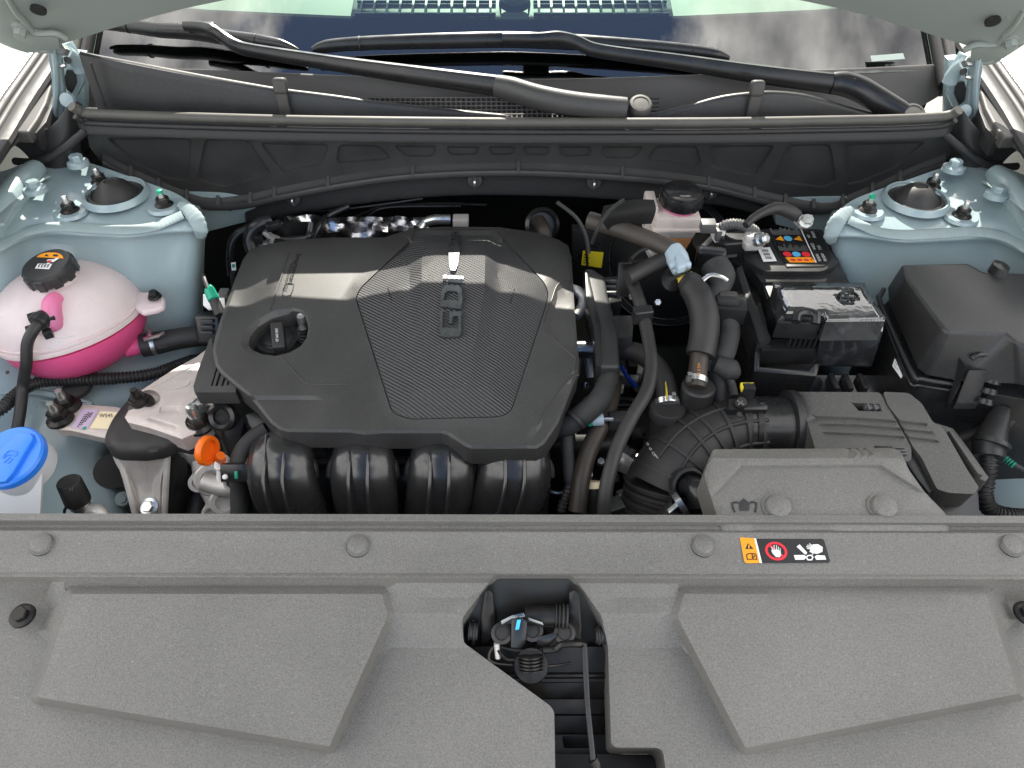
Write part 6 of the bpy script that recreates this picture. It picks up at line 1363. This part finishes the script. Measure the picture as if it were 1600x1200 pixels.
mk(G().lathe([(.016, -.004), (.014, .010), (.0001, .012)], X(1560, 424, .0), Vector((0, .1, 1)), 20, .7), 'rear_knob', M['plas2'], t)
t = thing('bracket_tab', 'small black metal bracket with a slot standing between battery and fuse box', 'bracket', W(1372, 440, .90))
mk(G().prism([WY(*p) for p in ((1350, 442, 1.0), (1366, 417, 1.0), (1388, 421, 1.0), (1390, 432, .99), (1374, 462, .98), (1356, 460, .98))], Vector((0, .006, 0)), .002), 'tab_plate', M['plas2'], t)
mk(G().prism([WY(*p) for p in ((1369, 428, .993), (1375, 428, .993), (1375, 438, .993), (1369, 438, .993))], Vector((0, .002, 0)), 0), 'slot', M['labg'], t)
t = thing('headlamp_loom', 'black connector and corrugated loom hanging at the right edge below the fuse box', 'wiring loom', W(1545, 690, .75))
mk(G().tube([W(1566, 640, .81), W(1556, 665, .80), W(1547, 690, .79), W(1545, 715, .78)], [.012, .016, .021, .019], 16), 'connector_body', M['plas'], t)
mk(G().tube([W(1551, 690, .795), W(1549, 696, .792)], .0225, 16), 'connector_band', M['plas'], t)
mk(G().tube([W(1545, 712, .78), W(1544, 730, .77), W(1541, 750, .755), W(1538, 775, .74), W(1548, 796, .72), W(1580, 806, .71), W(1640, 808, .70)], .0105, 12, corr=(.006, .002)), 'corrugated_sleeve', M['rub'], t)
mk(G().tube([W(1600, 640, .80), W(1560, 668, .78), W(1520, 680, .77), W(1490, 690, .76)], .010, 12), 'cross_hose', M['rub'], t)
mk(G().tube([W(1556, 705, .785), W(1580, 724, .78), W(1620, 745, .77)], .0042, 8), 'green_striped_wire', M['rub'], t)
for k in range(4): mk(G().tube([W(1571 + k * 4, 717 + k * 3, .783), W(1572.6 + k * 4, 718.2 + k * 3, .783)], .0047, 8), 'green_stripe', M['green'], t)

# ================================================================== FRONT PANEL
FPP = W(800, 812, .868); FPN = Vector((0, -.19, 1)).normalized()
Fp = lambda a, b, o=0.0: PP(a, b, FPP + FPN * o, FPN)
fp = thing('radiator_cover', 'wide dusty grey plastic front panel over the radiator with two raised pads', 'front panel', W(800, 1000, .80))
outl = [(-60, 802), (1660, 806), (1680, 1240), (-80, 1240)]
hole = rnd([(722, 966), (770, 902), (778, 898), (890, 898), (898, 903), (940, 962), (950, 1010), (955, 1162), (962, 1168), (1028, 1168), (1036, 1174), (1044, 1225), (868, 1225), (866, 1112), (860, 1103), (724, 1004)], 6, 2)
padL = rnd([(104, 917), (604, 917), (617, 958), (616, 966), (524, 1172), (518, 1178), (56, 1100), (46, 1092)], 8, 3)
padR = rnd([(1062, 917), (1548, 917), (1556, 940), (1602, 1076), (1606, 1092), (1164, 1180), (1156, 1176), (1046, 964)], 8, 3)
iL, iR = inset(padL, 11), inset(padR, 11)
def fph(x, y):
    y2 = y - (x - 800) * .0025
    h = .0015 * ss(806, 811, y2) - .0115 * lin(815, 821, y2) + .0030 * lin(826, 831, y2) - .0018 * lin(833, 840, y2)
    h -= .0015 * lin(840, 898, y2) - .002 * lin(896, 901, y2)
    base = h - .010 * lin(903, 911, y2)
    side = 60 < 0
    a0, a1 = (958, 1012) if 80 < x < 1570 else (908, 942)
    low = base - (.007 * lin(911, 918, y2) + .024 * lin(a0, a1, y2) if 80 < x < 1570 else .031 * lin(a0, a1, y2)) if not (616 > x > 80 and False) else base
    s_ = max(sd(x, y, padL), sd(x, y, padR))
    if s_ > 0:
        k = lin(0, 11, s_); return low * (1 - k) + (base - .0005) * k
    return low
cs = [(False, [(-60, v + (-60 - 800) * .0025), (1660, v + 860 * .0025)]) for v in (806, 811, 815, 821, 826, 831, 833, 840, 896, 901, 903, 911)]
cs += [(True, padL), (True, padR), (True, iL), (True, iR), (False, [(620, 958), (722, 958)]), (False, [(600, 1012), (738, 1012)]), (False, [(942, 958), (1044, 958)]), (False, [(952, 1012), (1066, 1012)]),
       (False, [(-60, 908), (96, 908)]), (False, [(-60, 942), (92, 942)]), (False, [(1572, 908), (1660, 908)]), (False, [(1572, 942), (1660, 942)])]
mk(G().relief(outl, FPP, FPN, fph, cs, [hole], step=20, rim=.05), 'panel_shell', M['panel'], fp, ang=26)
for a, b in ((67, 851), (560, 853), (1098, 853), (1579, 853)):
    c = Fp(a, b, -.010); n_ = Vector((.04, -.12, 1)).normalized()
    cl = mk(G().lathe([(.0132, -.002), (.0130, .0014), (.0118, .0016), (.0118, .003), (.0108, .0058), (.0062, .0072), (.0001, .0074)], c, n_, 32), 'push_clip', M['panel'], fp)
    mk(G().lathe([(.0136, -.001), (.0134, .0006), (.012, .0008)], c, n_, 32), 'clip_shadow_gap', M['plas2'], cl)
for a, b in ((35, 962), (1604, 958)):
    c = Fp(a, b, -.034); n_ = Vector((.0, -.12, 1)).normalized()
    bo = mk(G().lathe([(.0135, -.001), (.0130, .0018), (.0095, .003), (.0001, .003)], c, n_, 28), 'bolt_flange', M['steel'], fp)
    mk(G().lathe(hexprof(.0085, .009), c, n_, 6), 'bolt_head', M['steel'], bo, ang=25)
# warning label printed on the panel
wl = thing('warning_label', 'orange and black fan warning sticker on the front panel', 'warning sticker', Fp(1226, 860, -.009))
LS = lambda a, b, o=.0008: Fp(1140 + a / 9.412, 825 + b / 9.412, fph(1226, 860) + o)
mk(G().poly([LS(*p) for p in rnd([(150, 138), (365, 150), (475, 515), (245, 518), (215, 490)], 14, 3)]), 'orange_field', M['labo'], wl)
mk(G().poly([LS(*p, .0009) for p in ((362, 150), (388, 152), (478, 514), (444, 515))]), 'white_rule', M['labw'], wl)
mk(G().poly([LS(*p) for p in rnd([(389, 158), (1370, 160), (1392, 185), (1478, 490), (1465, 510), (480, 514)], 10, 3)]), 'black_field', M['labk'], wl)
g = G().poly([LS(*p, .0011) for p in ((270, 222), (355, 308), (232, 308))]); mk(g, 'warning_triangle', M['labk'], wl)
g = G().poly([LS(*p, .0013) for p in ((272, 245), (292, 252), (296, 300), (274, 300))]); mk(g, 'exclamation', M['labo'], wl)
g = G()
for pl in ([(250, 390), (300, 372), (330, 382), (360, 374), (390, 392), (402, 465), (340, 458), (262, 465), (250, 390)], [(330, 382), (342, 458)], [(352, 440), (370, 400)]): g.tube([LS(*p, .0011) for p in pl], .0005, 5, 1)
mk(g, 'manual_symbol', M['labk'], wl)
oc_, ic_ = ell(685, 340, 168, 132, 40, 22), ell(685, 340, 130, 98, 40, 22)
g = G(); vs = [LS(*p, .0012) for p in oc_] + [LS(*p, .0012) for p in ic_]; g.add(vs, [(i, (i + 1) % 40, 40 + (i + 1) % 40, 40 + i) for i in range(40)])
g.poly([LS(*p, .0011) for p in ((570, 262), (600, 246), (800, 410), (775, 432))]); mk(g, 'prohibition_ring', M['labr'], wl)
g = G().poly([LS(*p, .0015) for p in ((612, 330), (640, 320), (700, 318), (748, 340), (758, 400), (735, 432), (680, 425), (630, 370))])
for pl in ([(632, 330), (618, 278)], [(655, 325), (652, 254)], [(690, 322), (686, 256)], [(716, 325), (716, 278)], [(742, 345), (742, 300)]): g.tube([LS(*p, .0014) for p in pl], .0011, 6, 1, flat=.4)
mk(g, 'hand_symbol', M['labw'], wl)
fb = mk(G().poly([LS(*p, .0012) for p in ((945, 398), (1095, 396), (1130, 420), (1120, 440), (1100, 466), (965, 468))]), 'fan_blade', M['labw'], wl)
mk(G().poly([LS(*p, .0012) for p in ((985, 275), (1030, 240), (1140, 360), (1128, 388), (1100, 382))]), 'fan_blade', M['labw'], wl)
mk(G().poly([LS(*p, .0012) for p in ((1250, 425), (1280, 398), (1400, 405), (1420, 465), (1275, 468))]), 'fan_blade', M['labw'], wl)
hx_ = [(1140, 400), (1200, 390), (1235, 425), (1215, 475), (1150, 478), (1120, 440)]
g = G(); vs = [LS(*p, .0013) for p in hx_] + [LS(*p, .0013) for p in inset(hx_, 18)]; g.add(vs, [(i, (i + 1) % 6, 6 + (i + 1) % 6, 6 + i) for i in range(6)]); mk(g, 'fan_hub', M['labw'], wl)
g = G().poly([LS(*p, .0014) for p in ((1195, 290), (1225, 240), (1300, 238), (1368, 280), (1366, 350), (1290, 380), (1215, 370), (1175, 350))])
for pl in ([(1215, 262), (1170, 232)], [(1205, 275), (1140, 252)], [(1195, 290), (1125, 275)], [(1185, 305), (1138, 300)], [(1235, 355), (1215, 400)]): g.tube([LS(*p, .0014) for p in pl], .0010, 6, 1, flat=.4)
mk(g, 'glove_hand_symbol', M['labw'], wl)

# ================================================================== HOOD LATCH in the opening
lt = thing('hood_latch', 'black hood latch mechanism with springs and a long rod in the panel opening', 'hood latch', W(835, 1000, .76))
K = lambda a, b, z: W(a, b, z)
mk(G().prism([K(*p) for p in ((760, 905, .835), (905, 905, .835), (940, 965, .80), (950, 1050, .74), (720, 1050, .74), (724, 965, .80))], .02, .0), 'back_plate', M['dark'], lt)
mk(G().prism([WY(750, 905, .44), WY(915, 905, .44), WY(955, 1010, .43), WY(720, 1010, .43)], Vector((0, .01, 0)), 0), 'rear_plate', M['dark'], lt)
mk(G().lathe([(.019, 0), (.019, .004), (.0155, .004), (.0155, .001), (.0001, .001)], WY(828, 943, .425), Vector((0, -1, .5)), 28), 'round_opening', M['brown'], lt)
mk(G().prism([K(*p) for p in ((758, 924, .835), (765, 921, .836), (771, 928, .832), (775, 975, .80), (766, 1000, .785), (752, 1004, .782), (751, 960, .81))], .008, .002), 'side_bracket', M['steel'], lt)
mk(G().prism([K(*p) for p in ((889, 925, .832), (898, 921, .835), (905, 930, .832), (910, 985, .795), (908, 1002, .785), (896, 996, .788), (888, 965, .808))], .008, .002), 'side_bracket', M['steel'], lt)
mk(G().tube([K(820, 962, .815), K(846, 962, .815), K(868, 962, .815)], .0105, 18), 'drum', M['steel'], lt)
mk(G().tube([K(868, 962, .815), K(888, 963, .815)], .0115, 16, corr=(.0042, .003)), 'coil_spring', M['rub'], lt)
mk(G().prism([K(*p) for p in ((776, 978, .81), (798, 962, .82), (824, 958, .822), (850, 975, .812), (886, 978, .808), (888, 990, .80), (878, 1012, .785), (840, 1010, .785), (826, 1028, .775), (800, 1012, .785), (774, 1004, .79))], .006, .0015), 'latch_plate', M['steel'], lt)
mk(G().prism([K(*p) for p in ((799, 968, .826), (816, 964, .829), (824, 972, .825), (822, 1000, .808), (808, 1022, .795), (798, 1014, .80))], .007, .0015), 'striker_hook', M['plas2'], lt)
mk(G().prism([K(*p) for p in ((782, 970, .824), (800, 961, .83), (818, 957, .832), (821, 963, .830), (800, 967, .828), (784, 976, .822))], .004, .001), 'bright_lever', M['chrome'], lt)
mk(G().prism([K(*p) for p in ((824, 964, .828), (848, 972, .822), (850, 977, .820), (826, 969, .826))], .004, .001), 'bright_lever', M['chrome'], lt)
mk(G().prism([K(*p) for p in ((808, 968.5, .8295), (814, 968, .830), (811, 983, .8205), (805, 984, .8195))], .0012, .0003), 'blue_paint_mark', M['cyan'], lt)
for a, b in ((784, 990), (832, 986), (882, 990)): mk(G().lathe([(.0115, 0), (.0115, .003), (.008, .0045), (.0065, .002), (.0001, .002)], K(a, b, .806), Vector((0, -.3, 1)), 22), 'pivot', M['rub'], lt)
mk(G().prism([K(*p) for p in ((842, 995, .81), (868, 987, .815), (870, 995, .812), (856, 1008, .80), (846, 1010, .80), (838, 1003, .805))], .005, .0015), 'pawl', M['plas2'], lt)
mk(G().tube([K(830, 1045, .79), K(829, 1022, .80)], .0125, 16, corr=(.0035, .0026)), 'torsion_spring', M['steel'], lt)
for pl in ([(842, 1020, .80), (800, 1015, .80), (774, 1010, .80), (764, 1024, .795), (772, 1036, .79), (818, 1040, .785)], [(838, 1042, .79), (868, 1040, .785), (892, 1036, .785)], [(778, 1016, .80), (792, 1030, .795), (822, 1030, .795)]):
    mk(G().tube([K(*p) for p in pl], .0016, 8), 'spring_wire', M['steel'], lt)
mk(G().tube([K(776, 1005, .805), K(778, 1028, .79)], .0030, 10), 'spring_post', M['alu'], lt)
mk(G().lathe([(.0185, 0), (.0175, .006), (.0001, .007)], K(830, 1040, .79), Vector((0, -.4, .9)), 28), 'spring_cup', M['steel'], lt)
mk(G().tube([K(848, 1016, .80), K(868, 1014, .80), K(878, 1007, .805), K(900, 1006, .805), K(914, 1008, .80)], .0038, 10), 'crank', M['steel'], lt)
mk(G().prism([K(*p) for p in ((909, 1012, .805), (914, 1006, .808), (918, 1012, .805), (922, 1100, .80), (931, 1186, .795), (923, 1188, .795), (914, 1100, .80))], .005, .0012), 'release_rod', M['plas'], lt)
mk(G().tube([K(926, 1186, .79), K(932, 1196, .785), K(930, 1215, .775)], .0055, 10), 'rod_end', M['steel'], lt)
for a, b, d_ in ((733, 986, 1), (944, 992, -1)):
    mk(G().tube([K(a, b, .795), K(a + d_ * 14, b + 1, .795)], .0095, 18, corr=(.006, .0015)), 'side_grommet', M['rub'], lt)
mk(G().prism([K(*p) for p in ((736, 968, .80), (742, 968, .80), (742, 1008, .78), (736, 1008, .78))], .01, .001), 'side_rail', M['steel'], lt)
ls = thing('front_crossmember', 'stepped dark metal crossmember seen through the latch opening', 'crossmember', W(900, 1120, .70))
for i, (y0, y1, z0, z1, mm) in enumerate(((1010, 1052, .775, .755, 'dark'), (1052, 1058, .757, .756, 'steel'), (1060, 1066, .752, .750, 'dark'), (1066, 1092, .750, .735, 'steel'), (1092, 1116, .735, .728, 'steel'), (1118, 1146, .726, .715, 'steel'), (1147, 1230, .712, .690, 'dark'))):
    mk(G().prism([K(700, y1, z1), K(970, y1, z1), K(970, y0, z0), K(700, y0, z0)], .012, .002), 'step', M[mm], ls)
mk(G().prism([K(880, 1150, .715), K(920, 1150, .715), K(922, 1168, .708), K(882, 1168, .708)], .006, .001), 'stamped_pad', M['steel'], ls)
mk(G().prism([K(960, 1205, .79), K(1020, 1200, .79), K(1026, 1240, .77), K(960, 1240, .77)], .02, .003), 'release_bracket', M['plas'], ls)
mk(G().box((0, .25, .60), (1.6, .02, .25), None, 0), 'front_beam', M['dark'], ls)
